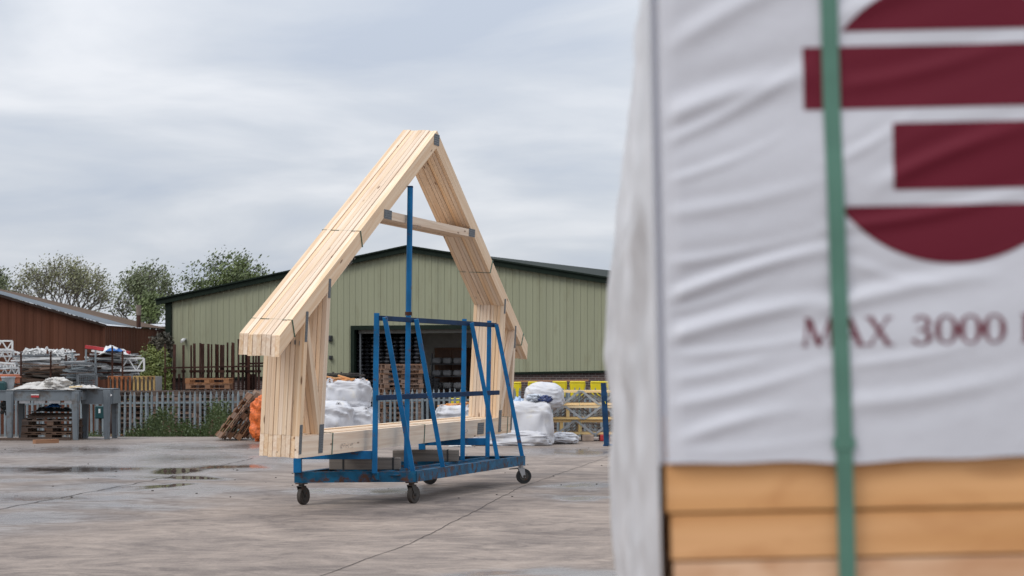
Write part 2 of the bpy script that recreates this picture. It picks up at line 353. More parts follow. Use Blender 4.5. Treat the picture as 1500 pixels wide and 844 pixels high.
def make_yard():
    mb = MB(); xs = [-60, -30, -16]; x = -12.0
    while x < 4.0: xs.append(x); x += .11
    xs += [4, 6, 10, 25, 60]
    ys = [-30, -5, 5, 12]; y = 14.5
    while y < EDGE-.1: ys.append(y); y += .10+.0045*(y-14)
    ys.append(EDGE)
    nx = len(xs)
    for yy in ys:
        for xx in xs: mb.v.append(Vector((xx, yy, 0)))
    for j in range(len(ys)-1):
        for i in range(nx-1): mb.f.append((j*nx+i, j*nx+i+1, (j+1)*nx+i+1, (j+1)*nx+i))
    o = mb.obj('yard_ground', M_GROUND); tag(o, kind='structure')
    at = o.data.attributes.new('wet', 'FLOAT', 'POINT'); at.data.foreach_set('value', [wetness(v.x, v.y) for v in mb.v])
    k = MB(); k.box((0, EDGE+.075, -.32), (120, .15, .60)); tag(k.obj('yard_kerb', M_GROUND), kind='structure')
make_yard()
g = MB(); g.add([(-1500, EDGE+.1, LOW), (1500, EDGE+.1, LOW), (1500, 2500, LOW), (-1500, 2500, LOW)], [(0,1,2,3)])
g.add([(-1500, -1500, LOW), (1500, -1500, LOW), (1500, EDGE+.1, LOW), (-1500, EDGE+.1, LOW)], [(0,1,2,3)])
tag(g.obj('lower_ground', mat('gravel_ground', (.10, .085, .07), .9, var=.4, vscale=.8)), kind='structure')

def crack(pts, wd, col, name, jit=.02, z=.004):
    P = [GP(*p) for p in pts]; path = []
    for a, b in zip(P, P[1:]):
        n = max(2, int((b-a).length/.15))
        for i in range(n): path.append(a.lerp(b, i/n))
    path.append(P[-1]); mb = MB()
    for i, p in enumerate(path):
        d = (path[min(i+1, len(path)-1)]-path[max(i-1, 0)]).normalized(); s = Vector((-d.y, d.x, 0))
        o = s*jit*fbm(i*.35, 1.7, wd*50); ww = wd*(.7+.6*abs(fbm(i*.5, 9, 2)))
        mb.v += [p+o-s*ww/2+Vector((0,0,z)), p+o+s*ww/2+Vector((0,0,z))]
    for i in range(len(path)-1): mb.f.append((2*i, 2*i+1, 2*i+3, 2*i+2))
    return tag(mb.obj(name, col), kind='structure')
M_CRACK = mat('crack_dark', (.06, .05, .045), .8, spec=.2)
crack([(892,669),(760,715),(690,752),(600,797),(530,822),(455,850)], .011, M_CRACK, 'concrete_joint', .018)
crack([(372,671),(300,688),(180,712),(60,735),(-30,752)], .022, M_CRACK, 'drain_joint', .05)

crack([(0,838),(480,838),(560,842)], .012, M_CRACK, 'bay_joint', .03) if False else None

# ================================================================== green shed
SL = Vector((X(245, 70), 70, 0)); SR = Vector((X(905, 63), 63, 0)); SE = (SR-SL).normalized(); SB = Vector((-SE.y, SE.x, 0))
def s_of(px):
    k = (px-750)/F; return (k*SL.y-SL.x)/(SE.x-k*SE.y)
S_R = s_of(600); S_END = 2*S_R
def s_in(px, y):
    k = (px-750)/F; return (k*(SL.y+SB.y*y)-SL.x-SB.x*y)/(SE.x-k*SE.y)
def roofz(s): return 3.80+.165*(S_R-abs(s-S_R))
def botz(s): return 1.13+.30*s/16.98
SM = frame(SL, SE)   # local x along the facade, y backwards, z up
shed = empty('green_shed', (0,0,0), 0, 'wide sage green clad industrial shed with dark green trim and open roller door', 'shed'); shed.matrix_world = SM
D0, D1, DT = s_of(521), s_of(702), 2.76
def wallpiece(s0, s1, z0f, z1f, name='cladding_panel'):
    """box-profile sheet with one raised rib"""
    mb = MB(); prof = [(0, 0), (.10, 0), (.18, -.018), (.46, -.018), (.54, 0), (1, 0)]
    for a, y in prof:
        s = s0+(s1-s0)*a; mb.v += [Vector((s, y, z0f(s))), Vector((s, y, z1f(s)))]
    for i in range(len(prof)-1): mb.f.append((2*i, 2*i+2, 2*i+3, 2*i+1))
    return mb.obj(name, M_CLAD, shed)
pitch = .238; s = 0.06
while s < S_END-.02:
    s1 = min(s+pitch-.0006, S_END)
    if s < D0-.14 < s1: s1 = D0-.125
    if s < D1 < s1 or D1 < s < D1+.13: s = D1+.125; s1 = s+pitch
    if s1 > D0-.12 and s < D1+.12: wallpiece(s, s1, lambda q: DT+.1, roofz)
    else: wallpiece(s, s1, botz, roofz)
    s = s1+.0006
# backing wall behind the panels, brick plinth
def plinth(s0, s1):
    mb = MB(); mb.hexa([(s0,.03,LOW),(s1,.03,LOW),(s1,.25,LOW),(s0,.25,LOW),(s0,.03,botz(s0)),(s1,.03,botz(s1)),(s1,.25,botz(s1)),(s0,.25,botz(s0))])
    mb.obj('brick_plinth', M_BRICK, shed)
plinth(0, D0-.1); plinth(D1+.1, S_END)
for a, b in ((0, D0-.1), (D1+.1, S_END)):
    barobj('drip_flashing', (a, -.02, botz(a)-.03), (b, -.02, botz(b)-.03), .06, .07, M_TRIM, shed)
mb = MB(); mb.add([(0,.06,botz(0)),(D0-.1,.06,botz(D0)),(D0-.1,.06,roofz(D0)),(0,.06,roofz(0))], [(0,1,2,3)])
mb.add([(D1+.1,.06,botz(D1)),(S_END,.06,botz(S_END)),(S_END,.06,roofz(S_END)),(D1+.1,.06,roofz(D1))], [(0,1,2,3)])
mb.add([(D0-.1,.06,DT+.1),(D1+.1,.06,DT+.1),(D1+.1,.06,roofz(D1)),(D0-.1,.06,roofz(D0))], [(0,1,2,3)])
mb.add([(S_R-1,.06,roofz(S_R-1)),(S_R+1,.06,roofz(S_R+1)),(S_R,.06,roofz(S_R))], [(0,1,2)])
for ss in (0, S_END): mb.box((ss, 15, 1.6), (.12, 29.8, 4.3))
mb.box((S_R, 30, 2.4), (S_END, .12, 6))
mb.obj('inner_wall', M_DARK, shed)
mb = MB(); mb.box((S_R, 15, LOW+.02), (S_END-.2, 29, .04)); mb.obj('floor_slab', mat('shed_floor', (.42, .41, .39), .6), shed)
for a, b in ((-.35, S_R), (S_R, S_END+.35)):
    za, zb = roofz(a), roofz(b); mb = MB()
    mb.hexa([(a,-.12,za+.02),(b,-.12,zb+.02),(b,30.3,zb+.02),(a,30.3,za+.02),(a,-.12,za+.14),(b,-.12,zb+.14),(b,30.3,zb+.14),(a,30.3,za+.14)])
    mb.obj('roof_sheet', M_TRIM, shed)
    d = Vector((0, 0, .06)); barobj('barge_board', Vector((a, -.16, za))+d, Vector((b, -.16, zb))+d, .07, .19, M_TRIM, shed)
    barobj('barge_capping', Vector((a, -.185, za+.165)), Vector((b, -.185, zb+.165)), .13, .05, M_TRIM, shed)
barobj('corner_trim', (.085, -.05, LOW+.9), (.085, -.05, roofz(0)), .05, .25, M_TRIM, shed, up=(1,0,0))
# door surround
for q in (D0-.07, D1+.07): barobj('door_jamb', (q, -.03, LOW), (q, -.03, DT+.16), .16, .14, M_TRIM, shed, up=(1,0,0))
barobj('door_head', (D0, -.03, DT+.09), (D1, -.03, DT+.09), .16, .14, M_TRIM, shed)
barobj('roller_box', (D0, .35, DT-.02), (D1, .35, DT-.02), .3, .16, M_DARK, shed)
barobj('door_guide', (D0+.13, .1, LOW), (D0+.13, .1, DT-.1), .05, .05, M_GALV, shed, up=(1,0,0))
# wall fittings
def wl_pt(px, py):
    s = s_of(px); p = SL+SE*s; return Vector((s, -.05, H-(py-HZ)/F*p.y))
p = wl_pt(271.5, 498); mb = MB()
mb.box(p+Vector((0,-.02,.03)), (.12,.1,.05)); mb.tube(p+Vector((0,-.06,0)), p+Vector((0,-.2,-.06)), .065, .05, 10)
c_ = mb.obj('security_camera', M_WHITEP); c_.matrix_world = SM; tag(c_, 'small white security camera fixed high on the green cladding above the rusty posts', 'camera')
for px, py, sz in ((484.5, 496, .2), (485.5, 524, .13)):
    p = wl_pt(px, py); mb = MB(); mb.box(p, (sz*.7, .12, sz)); mb.box(p+Vector((.02,-.08,0)), (sz*.4, .06, sz*.5))
    c_ = mb.obj('wall_light' if sz > .15 else 'wall_socket', M_BLACK); c_.matrix_world = SM
    tag(c_, 'black box lamp on the green wall left of the roller door' if sz > .15 else 'small black socket on the green wall below the box lamp', 'wall light' if sz > .15 else 'socket')
# inside the door
mb = MB(); mb.box(((s_in(616,3.4)+s_in(720,3.4))/2, 3.4, 1.2), (s_in(720,3.4)-s_in(616,3.4), .1, 3.6)); mb.obj('partition_wall', M_INT, shed)
ring = MB()
for k in range(12):
    a = 2*PI*k/12
r_ = rnd
for i, px in enumerate((528, 538, 548, 558, 568, 579, 590, 601, 611)):
    y = .75+.3*(i % 2); s = s_in(px, y)
    mb = MB(); z = LOW+.1
    while z < 2.5:
        rr = .115+.025*r_.random(); ox = r_.uniform(-.035, .035)
        n = 10
        for zz0, zz1, ra, rb in ((z, z+.04, rr*.45, rr), (z+.04, z+.08, rr, rr*.95), (z+.08, z+.125, rr*.95, rr*.4)):
            mb.tube((s+ox, y, zz0), (s+ox, y, zz1), ra, rb, n, False)
        z += .132
    o = mb.obj('pot_column', M_BLACK); o.matrix_world = SM
    tag(o, '%s stack of black reels from the left jamb inside the dark doorway' % ('first','second','third','fourth','fifth','sixth','seventh','eighth','ninth')[i], 'reel stack', 'stacked black reels in the doorway')
for i, px in enumerate((623, 631, 639)):
    s = s_in(px, 1.5); mb = MB(); z = LOW+.1
    while z < 1.35-.12*i:
        rr = .12+.02*r_.random(); mb.tube((s, 1.5, z), (s+.02, 1.5, z+.09), rr*.8, rr, 9); z += .1
    o = mb.obj('pot_column', M_BLACK); o.matrix_world = SM
    tag(o, ('low black reel stack right beside the tall ones','middle of the three low black reel stacks','low black reel stack nearest the metal shelving')[i], 'reel stack', 'low black reel stacks')
s0 = s_of(640); cab = empty('brown_cabinet', (0,0,0), 0, 'brown wooden cupboard against the pale wall inside the doorway', 'cupboard'); cab.matrix_world = SM
mb = MB(); mb.box((s_in(664,3.0), 3.0, .85), (1.2, .5, 2.7)); mb.obj('carcass', mat('brown_board', (.22, .10, .05), .6), cab)
for dx in (-.32, .22): 
    mb = MB(); mb.box((s_in(664,2.735)+dx, 2.735, 1.2), (.5, .03, 1.8)); mb.obj('door', mat('brown_door', (.17, .08, .045), .5), cab)
shelf = empty('shelving_unit', (0,0,0), 0, 'dark metal shelving unit with rows of grey bags inside the doorway', 'shelving'); shelf.matrix_world = SM
sx = s_in(656, 2.2)
for q in (-.55, .75): barobj('upright', (sx+q, 2.1, LOW), (sx+q, 2.1, 2.0), .05, .05, M_BLACK, shelf, up=(1,0,0))
for k in range(5): barobj('shelf', (sx-.55, 2.2, LOW+.5+k*.42), (sx+.75, 2.2, LOW+.5+k*.42), .5, .03, M_BLACK, shelf)
for k in range(5):
    for j in range(3):
        mb = MB(); mb.box((0,0,0), (.32, .3, .2)); o = mb.obj('grey_bag', mat('grey_bag', (.28,.28,.29), .6) if 'grey_bag' not in MATS else MATS['grey_bag'], bevel=.06)
        o.matrix_world = SM @ Matrix.Translation((sx-.33+j*.40, 2.1, LOW+.62+k*.42))
        tag(o, 'grey bag, %s on the %s shelf from the bottom, inside the doorway' % (('left','middle','right')[j], ('first','second','third','fourth','top')[k]), 'bag', 'grey bags on the shelving')

# ================================================================== brown shed
bs = empty('brown_shed', (-14, 62, 0), 0, 'low rusty brown clad shed with shallow grey sheet roof at left edge', 'shed')
bs.location = (0,0,0)
CX, CY0, CY1 = X(152, 62), 62.0, 72.0
EV = Z(476.5, 62); RX = CX-5.0; RZ = EV+5.0*.285
def bz(x): return EV+(CX-x)*.285
x = CX; k = 0
while x > CX-14:
    x0 = x-.26; mid = (x+x0)/2
    zf = lambda q: bz(q) if q > RX else RZ-(RX-q)*.285
    mb = MB(); pr = [(0,0),(.4,0),(.5,-.012),(.9,-.012),(1,0)]
    for a, yy in pr:
        q = x+(x0-x)*a; mb.v += [Vector((q, CY0+yy, LOW)), Vector((q, CY0+yy, zf(q)))]
    for i in range(4): mb.f.append((2*i, 2*i+1, 2*i+3, 2*i+2))
    mb.obj('cladding_panel', M_BROWNCLAD, bs); x -= .26
y = CY0
EVF = Z(484, 72)
while y < CY1-.01:
    mb = MB()
    for a, xx in ((0,0),(.3,0),(.4,.03),(.9,.03),(1,0)):
        q = y+.25*a; ez = EV+(EVF-EV)*(q-CY0)/10; cx = CX+.2*(q-CY0)/10
        mb.v += [Vector((cx+xx, q, LOW)), Vector((cx+xx, q, ez))]
    for i in range(4): mb.f.append((2*i, 2*i+2, 2*i+3, 2*i+1))
    mb.obj('side_panel', M_BROWNCLAD, bs); y += .25
barobj('corner_flashing', (CX+.02, CY0-.03, LOW), (CX+.02, CY0-.03, EV-.02), .08, .08, M_BROWNCLAD, bs, up=(1,0,0))
def corr(nm, x0, z0a, z0b, x1, z1a, z1b, ta=0, tb=1, mm=None):
    mb = MB(); n = 66
    for i in range(n+1):
        t_ = ta+(tb-ta)*i/n; yy = CY0-.18+(CY1-CY0+.3)*t_; dz = .018*(i % 2)
        za = z0a+(z0b-z0a)*t_; zb = z1a+(z1b-z1a)*t_
        mb.v += [Vector((x0, yy, za+dz)), Vector((x1+.2*t_, yy, zb+dz))]
    for i in range(n): mb.f.append((2*i, 2*i+1, 2*i+3, 2*i+2))
    return mb.obj(nm, mm or M_ROOFGREY, bs)
M_ROOFBR = mat('brown_sheet_roof', (.135, .095, .07), .9, spec=.15, var=.35, vscale=1.6, stretch=(.3,2,1))
M_ROOFST = mat('blue_grey_sheet_roof', (.15, .175, .20), .6, spec=.3, var=.35, vscale=2, stretch=(1,3,1))
corr('roof_sheet', RX, RZ+.05, Z(431, 72), CX+.12, EV+.03, EVF+.03, 0, .36, M_ROOFST)
corr('roof_sheet', RX, RZ+.055, Z(431, 72)+.005, CX+.12, EV+.035, EVF+.035, .36, 1, M_ROOFBR)
corr('roof_sheet', RX, RZ+.05, Z(431, 72), RX-8.5, RZ-2.4, RZ-2.4)
barobj('verge_trim', (RX, CY0-.14, RZ+.0), (CX+.1, CY0-.14, EV-.02), .06, .07, mat('verge_dark', (.05,.035,.03), .9, spec=.1), bs)
fl = MB(); q = PT(203, 480, 66); fl.tube(q, (q.x, q.y, Z(462, 66)), .07, .07, 10); 
fl.obj('flue_pipe', M_RUST, bs); fl = MB(); fl.tube((q.x, q.y, Z(462, 66)), (q.x, q.y, Z(447, 66)), .085, .085, 10); fl.obj('flue_cowl', mat('pale_flue', (.22,.17,.14), .8), bs)
wb = MB(); wb.box((X(225, 95), 100, 1.2), (4.2, 10, 3.5)); wo_ = wb.obj('wall', mat('pale_wall', (.5,.5,.5), .7))
wroot = empty('pale_shed', (0,0,0), 0, 'far pale shed roof showing between brown shed and green shed', 'shed'); wo_.parent = wroot
wr = MB(); y = 94.5
while y < 106:
    zc_ = Z(479, 95) + (y-95)*.045; wr.box((X(222, 95), y, zc_+.05), (5.5, .34, .05)); wr.box((X(222,95), y+.2, zc_+.02), (5.5,.1,.03)); y += .45
wr.obj('roof', M_ROOFB, wroot)

# ================================================================== trees
def tree(name_label, px, base_z, Yd, top_px, halfw_px, lm, seed, dens=1.0, airy=1.0, leaf=.13, spread=1.0):
    r = random.Random(seed); sc = Yd/F
    cxw = X(px, Yd); top = Z(top_px, Yd); h = top-base_z; hw = halfw_px*sc
    t = empty('broadleaf_tree', (cxw, Yd, base_z), 0, name_label, 'tree')
    br = MB(); lf = MB(); 
    cz = h*.62; rz = h*.40
    def inside(p): return (p.x/hw)**2+(p.y/hw)**2+((p.z-cz)/rz)**2
    def leaves(p, n, s):
        for _ in range(n):
            q = p+Vector((r.gauss(0,s), r.gauss(0,s), r.gauss(0,s*.8)))
            a = Vector((r.gauss(0,1), r.gauss(0,1), r.gauss(0,1))).normalized(); b = a.orthogonal().normalized(); c = a.cross(b)
            k = leaf*r.uniform(.5, 1.15); bb = b*k; cc = c*k*.5
            lf.add([q-bb, q-cc*.8+bb*.1, q+bb, q+cc], [(0,1,2,3)])
    def grow(p, d, l, rad, dep):
        segs = 3; q = p.copy(); dd = d.copy()
        for i in range(segs):
            dd = (dd+Vector((r.gauss(0,.13), r.gauss(0,.13), r.gauss(.03,.08)))).normalized()
            q2 = q+dd*l/segs; br.tube(q, q2, rad*(1-.25*i/segs), rad*(1-.25*(i+1)/segs), 5 if rad > .04 else 3, False)
            if dep <= 1: leaves(q2, int(3*dens), .14*airy)
            q = q2
            if inside(q) > 1.05: 
                leaves(q, int(5*dens), .18*airy); return
        if dep == 0: leaves(q, int(7*dens), .2*airy); return
        for k in range(3):
            a = r.uniform(0, 2*PI); o = dd.orthogonal().normalized(); o2 = dd.cross(o); tilt = r.uniform(.25, .7)*spread
            nd_ = (dd*math.cos(tilt)+(o*math.cos(a)+o2*math.sin(a))*math.sin(tilt)).normalized()
            grow(q, nd_, l*r.uniform(.68, .9), rad*.62, dep-1)
    grow(Vector((0,0,0)), Vector((0,0,1)), h*.18, .2, 0) if False else None
    br.tube((0,0,0), (0,0,h*.22), .24, .2, 8)
    for k in range(9):
        a = 2*PI*k/9+r.uniform(-.3,.3); tl = r.uniform(.15, .95)*spread
        grow(Vector((0,0,h*.20)), Vector((math.cos(a)*math.sin(tl), math.sin(a)*math.sin(tl), math.cos(tl))), h*.24, .10, 4)
    br.obj('trunk', M_BARK, t); lf.obj('crown', lm, t); return t
tree('airy round crowned tree behind the brown shed, thin leaves showing its branches', 88, LOW, 105, 369, 70, M_LEAF1, 4, 1.1, 1.15, .08)
tree('loose grey green tree between brown shed and green shed', 214, LOW, 110, 390, 44, M_LEAF2, 5, 1.5, 1.2, .10)
tree('dense wide green tree rising over the green shed roof', 352, LOW, 112, 375, 96, M_LEAF3, 8, 3.6, 1.4, .11, 1.45)
tree('green tree cut off by the photo left edge behind brown shed', -14, LOW, 110, 400, 34, M_LEAF2, 12, 2.2, 1.3, .10)
tree('low dark evergreen tree filling the gap beside green shed corner', 222, LOW, 98, 436, 22, M_LEAF3, 15, 3.0, 1.1, .11)

def clump(name, label, cat, c, rx, ry, rz, n, m, leaf, seed, kind=None, stems=0, flat=0):
    r = random.Random(seed); mb = MB()
    for i in range(n):
        u = Vector((r.gauss(0,1), r.gauss(0,1), r.gauss(0,1))).normalized()*(r.random()**.28)
        bump_ = 1+.38*fbm(u.x*2.2+seed, u.y*2.2, u.z*2.2, 3)
        q = Vector((u.x*rx*bump_, u.y*ry*bump_, u.z*rz*bump_))
        a = (u+Vector((r.gauss(0,.8), r.gauss(0,.8), r.gauss(.4,.8)))).normalized(); b = a.orthogonal().normalized(); c2 = a.cross(b); an = r.uniform(0,6.28)
        b, c2 = b*math.cos(an)+c2*math.sin(an), c2*math.cos(an)-b*math.sin(an)
        k = leaf*r.uniform(.5,1.3); mb.add([q-b*k, q-c2*k*.45, q+b*k, q+c2*k*.45], [(0,1,2,3)])
    t = empty(name, c, 0, label, cat)
    mb.obj('foliage', m, t); st = MB()
    for k in range(7): st.tube((0,0,-rz), (r.uniform(-.6,.6)*rx, r.uniform(-.6,.6)*ry, rz*.4), .025, .01, 5)
    st.obj('stem', M_BARK, t)
    return t
clump('green_shrub', 'bright yellow green leafy shrub beside the dark corner of the green shed', 'shrub', (X(213, 57.5), 58.5, Z(562, 58)), .60, .6, 1.05, 9000, M_BUSH, .045, 21)
clump('ivy_shrub', 'dark brown leafed shrub against the brown shed side wall', 'shrub', (X(236, 66), 66, Z(512, 66)), .38, .5, .55, 1900, M_IVY, .07, 22)

r = random.Random(90); mb = MB()
for i in range(16000):
    x = r.uniform(-260, 260); hh_ = 3.0+1.6*fbm(x*.03, 4, 0, 3)+.7*fbm(x*.2, 1, 0, 2); y = 190+r.uniform(-3, 3); z = LOW+hh_*r.random()**.7
    a = Vector((r.gauss(0,1), r.gauss(0,.4)-.6, r.gauss(0,.6))).normalized(); b = a.orthogonal().normalized()*r.uniform(.35,.9); c = a.cross(b)*.6
    q = Vector((x, y, z)); mb.add([q-b, q-c, q+b, q+c], [(0,1,2,3)])
tag(mb.obj('far_hedge', M_LEAF2), 'long far hedge on the horizon beyond the sheds', 'hedge', kind='stuff')
# ================================================================== palisade fence
fence = empty('palisade_fence', (X(100, 52), 52, LOW), 0, 'grey galvanised steel palisade fence with pointed pales along the yard edge', 'fence')
pale = MB(); hh = 1.5
sec = [(-.032, 0), (-.012, -.018), (.012, -.018), (.032, 0)]
for z_, sc_ in ((0, 1), (hh-.10, 1), (hh-.07, .45), (hh-.055, .62), (hh, .08)):
    for a, b in sec: pale.v.append(Vector((a*sc_, b, z_)))
for j in range(4):
    for i in range(3): pale.f.append((j*4+i, j*4+i+1, (j+1)*4+i+1, (j+1)*4+i))
pale_me = pale.mesh('pale', M_GALV_FENCE)
fx0, fx1 = X(-40, 52), X(960, 52)
def ftop(x):
    px = 750+x*F/52; return Z(573.8-(px-180)*.0095, 52)
x = fx0; i = 0
while x < fx1:
    o = bpy.data.objects.new('pale', pale_me); COL.objects.link(o); o.parent = fence
    o.location = Vector((x+rnd.uniform(-.006,.006), 52, ftop(x)-hh+rnd.uniform(-.008,.008)))-Vector(fence.location); o.rotation_euler = (0, rnd.gauss(0,.006), 0); x += .1415; i += 1
for dz in (.30, 1.2):
    a, b = Vector((fx0, 52.03, ftop(fx0)-dz))-Vector(fence.location), Vector((fx1, 52.03, ftop(fx1)-dz))-Vector(fence.location)
    barobj('rail', a, b, .05, .05, M_GALV_FENCE, fence)
xx = X(60, 52)
while xx < fx1:
    barobj('post', Vector((xx, 52.09, LOW))-Vector(fence.location), Vector((xx, 52.09, ftop(xx)-.05))-Vector(fence.location), .06, .1, M_GALV_FENCE, fence, up=(1,0,0)); xx += 2.75

# weeds along the fence
def weeds(name, label, n, x0, x1, zt, m, seed, y0=45.0, y1=51.2, leaf=.04):
    r = random.Random(seed); mb = MB()
    for i in range(n):
        x = r.uniform(x0, x1); y = r.uniform(y0, y1); px = 750+x*F/y
        hgt = zt*(.13+.66*math.exp(-((px-238)/24)**2)+.78*math.exp(-((px-318)/22)**2)+.3*math.exp(-((px-138)/16)**2)+.3*math.exp(-((px-200)/9)**2)+.3*math.exp(-((px-275)/12)**2)+.3*abs(fbm(px*.06, seed*1.3, 0, 2)))*r.uniform(.5, 1.1)
        bz_ = LOW; tip = Vector((x+r.gauss(0,.12), y+r.gauss(0,.1), bz_+min(hgt, 1.15*zt))); b = Vector((x, y, bz_))
        s = Vector((r.gauss(0,1), r.gauss(0,.3), 0)).normalized()*.006
        mb.add([b-s, b+s, tip], [(0,1,2)])
        for k in range(9):
            t_ = r.uniform(.25, 1); q = b.lerp(tip, t_); a = r.uniform(0, 6.28); d = Vector((math.cos(a), math.sin(a)*.5, r.uniform(-.2,.9))).normalized(); l = leaf*r.uniform(.6,1.8)
            wv = d.cross(Vector((0,1,.3))).normalized()*l*.25; mb.add([q, q+d*l*.5+wv, q+d*l, q+d*l*.5-wv], [(0,1,2,3)])
    return tag(mb.obj(name, m), label, 'weeds', kind='stuff')
weeds('weeds', 'tall green weeds growing along the foot of the palisade fence', 5200, X(112,46), X(385,47), 1.25, M_WEED, 31)
weeds('dry_weeds', 'reddish dry weed stems among the green weeds at the fence', 520, X(120,47), X(352,47), 1.1, M_WEEDB, 33)
weeds('weeds', 'sparse low weeds under the grey steel bench', 500, X(-10,46), X(112,46), .75, M_WEED, 35)

# ================================================================== pallets
def pallet_proto(m, n_top=6, parts=False, root_label=None):
    """1.2 x 1.0 x 0.144 m, origin at the bottom centre"""
    mb = MB(); Wd, Dp = 1.2, 1.0
    def bx(c, s): mb.box(c, s)
    for i in range(n_top): bx((-Wd/2+.05+i*(Wd-.1)/(n_top-1), 0, .133), (.1, Dp, .02))
    for y in (-Dp/2+.05, 0, Dp/2-.05):
        bx((0, y, .112), (Wd, .1, .02)); bx((0, y, .01), (Wd, .1, .02))
        for x in (-Wd/2+.07, 0, Wd/2-.07): bx((x, y, .061), (.14, .1, .08))
    return mb
pal_mesh = {}
def pallet(m, key, M, label, group, name='pallet'):
    if key not in pal_mesh: pal_mesh[key] = pallet_proto(m).mesh('pallet', m)
    o = bpy.data.objects.new(name, pal_mesh[key]); COL.objects.link(o); o.matrix_world = M
    return tag(o, label, 'pallet', group)
def pallet_parts(m, M, label, group):
    r = empty('pallet', (0,0,0), 0, label, 'pallet', group); r.matrix_world = M; Wd, Dp = 1.2, 1.0
    for i in range(6):
        x = -Wd/2+.05+i*(Wd-.1)/5; barobj('deck_board', (x, -Dp/2, .133), (x, Dp/2, .133), .1, .02, m, r)
    for y in (-Dp/2+.05, 0, Dp/2-.05):
        barobj('stringer_board', (-Wd/2, y, .112), (Wd/2, y, .112), .1, .02, m, r); barobj('bottom_board', (-Wd/2, y, .01), (Wd/2, y, .01), .1, .02, m, r)
        for x in (-Wd/2+.07, 0, Wd/2-.07): barobj('block', (x-.07, y, .061), (x+.07, y, .061), .1, .08, m, r)
    return r
def TM(p, rz=0): return Matrix.Translation(p) @ Matrix.Rotation(rz, 4, 'Z')
ORD = ('lowest','second','third','fourth','fifth','sixth','seventh','eighth','ninth','tenth','eleventh','twelfth','thirteenth','fourteenth','fifteenth')
stacks = ((200, 10, 'behind the fence under the yellow crate'), (262, 10, 'behind the fence left of the rusty post rack'), (322, 10, 'behind the fence under the row of rusty posts'), (384, 10, 'behind the fence next to the orange net bag'))
for sx_, n, where in stacks:
    for k in range(n):
        pallet(M_PALLET_OLD if (k+sx_) % 3 else M_PALLET, 'a' if (k+sx_) % 3 else 'c', TM((X(sx_, 54.3)+rnd.uniform(-.03,.03), 54.3+rnd.uniform(-.05,.05), LOW+.002+k*.146), rnd.gauss(0,.02)),
               '%s pallet up the stack %s' % (ORD[k], where), 'pallet stacks behind the fence')
for k in range(2):
    pallet(M_PALLET_NEW, 'b', TM((X(305, 55), 55.2, .93+k*.147+.02), rnd.gauss(0,.03)), ('lower','upper')[k]+' orange brown pallet laid on top behind the rusty posts', 'orange pallets on the stacks')
for k in range(15):
    off = (.10 if k < 9 else 0)
    pallet_parts(M_PALLET, TM((X(585, 60)+rnd.uniform(-.03,.03)-(.06 if k < 9 else 0), 60+rnd.uniform(-.03,.03), LOW+.002+k*.1455), .30+rnd.gauss(0,.02)),
                 '%s brown pallet up the tall stack before the open roller door' % ORD[k], 'tall pallet stack at the door')
for k in range(3):
    pallet_parts(M_PALLET_OLD, TM((X(68, 42.6), 43.3, .004+k*.146), .03*k), ('bottom','middle','top')[k]+' old dark pallet of the stack under the grey bench', 'old pallets under the bench')
# dark planks and blue cloth on that stack
mb = MB()
for i in range(9): mb.bar((X(36,43)+.1*rnd.random(), 42.9+.08*i, .46+.012*i+.015*(i % 2)), (X(104,43), 43.0+.07*i, .50+.02*(i % 3)), .07, .025)
tag(mb.obj('plank_pile', M_PALLET_OLD), 'loose dark planks on the old pallet stack under the bench', 'planks')
def cloth(name, label, cat, x0, x1, y0, y1, z, amp, m, seed, nx=50, ny=24, taper=.6, parent=None, wob=1.0):
    mb = MB()
    def fn(u, v):
        e_ = min(1, 4*u, 4*(1-u))*min(1, 3*v+.15, 3*(1-v)+.15)
        x = x0+(x1-x0)*u+.05*fbm(u*7, v*7, seed)*wob; y = y0+(y1-y0)*(v)+.1*fbm(u*5+9, v*5, seed)*wob
        rd = 1-2*abs(fbm(u*3.2+v, v*2, seed+5, 2)); zz = z+amp*e_*(.45*max(rd,-.3)+.35+.45*fbm(u*2.2, v*1.5, seed+2, 2)+.12*(1-2*abs(noise.noise(Vector((u*14+v*5, v*7, seed))))))
        return (x, y, max(zz, z+.004))
    mb.grid(nx, ny, fn); o = mb.obj(name, m, smooth=True); so_ = o.modifiers.new('thickness', 'SOLIDIFY'); so_.thickness = .008
    return tag(o, label, cat)
cloth('black_sheet', 'crumpled black sheet heaped on the dark planks under the bench', 'sheet', X(42,43), X(106,43), 42.9, 43.7, .60, .16, M_BLKSTRAP, 4)
cloth('blue_cloth', 'bright blue cloth lying on the black sheet under the bench', 'cloth', X(70,43), X(88,43), 42.85, 43.2, .70, .12, M_BLUEC, 6, 20, 12)
tag(barobj('timber_offcut', (X(37,40), GY(650), .04), (X(66,40), GY(649), .04), .12, .08, M_PALLET_NEW), 'short yellow timber offcut lying on the concrete before the bench', 'timber')
tag(barobj('floor_skid', (X(-10,42.6), 42.5, .03), (X(102,42.4), 42.5, .03), .12, .05, M_PALLET_OLD), 'long dark flat skid on the concrete under the bench', 'skid')
# leaning pallets
for k in range(5):
    a = math.radians(53+2*k); bx_ = X(324, 42.5)+.13*k; 
    M = Matrix.Translation((bx_, 42.7+.12*(k % 2)+.05*k, .02)) @ Matrix.Rotation(.15*(k-2)*.5+.25, 4, 'Z') @ Matrix.Rotation(-a, 4, 'Y') @ Matrix.Rotation(.1*(k % 3-1), 4, 'X') @ Matrix.Scale(.95, 4) @ Matrix.Translation((.6, 0, 0))
    pallet_parts(M_PALLET_LEAN, M, ('leftmost','second','third','fourth','rightmost')[k]+' of the weathered pallets leaning against the orange net bag', 'leaning pallets')

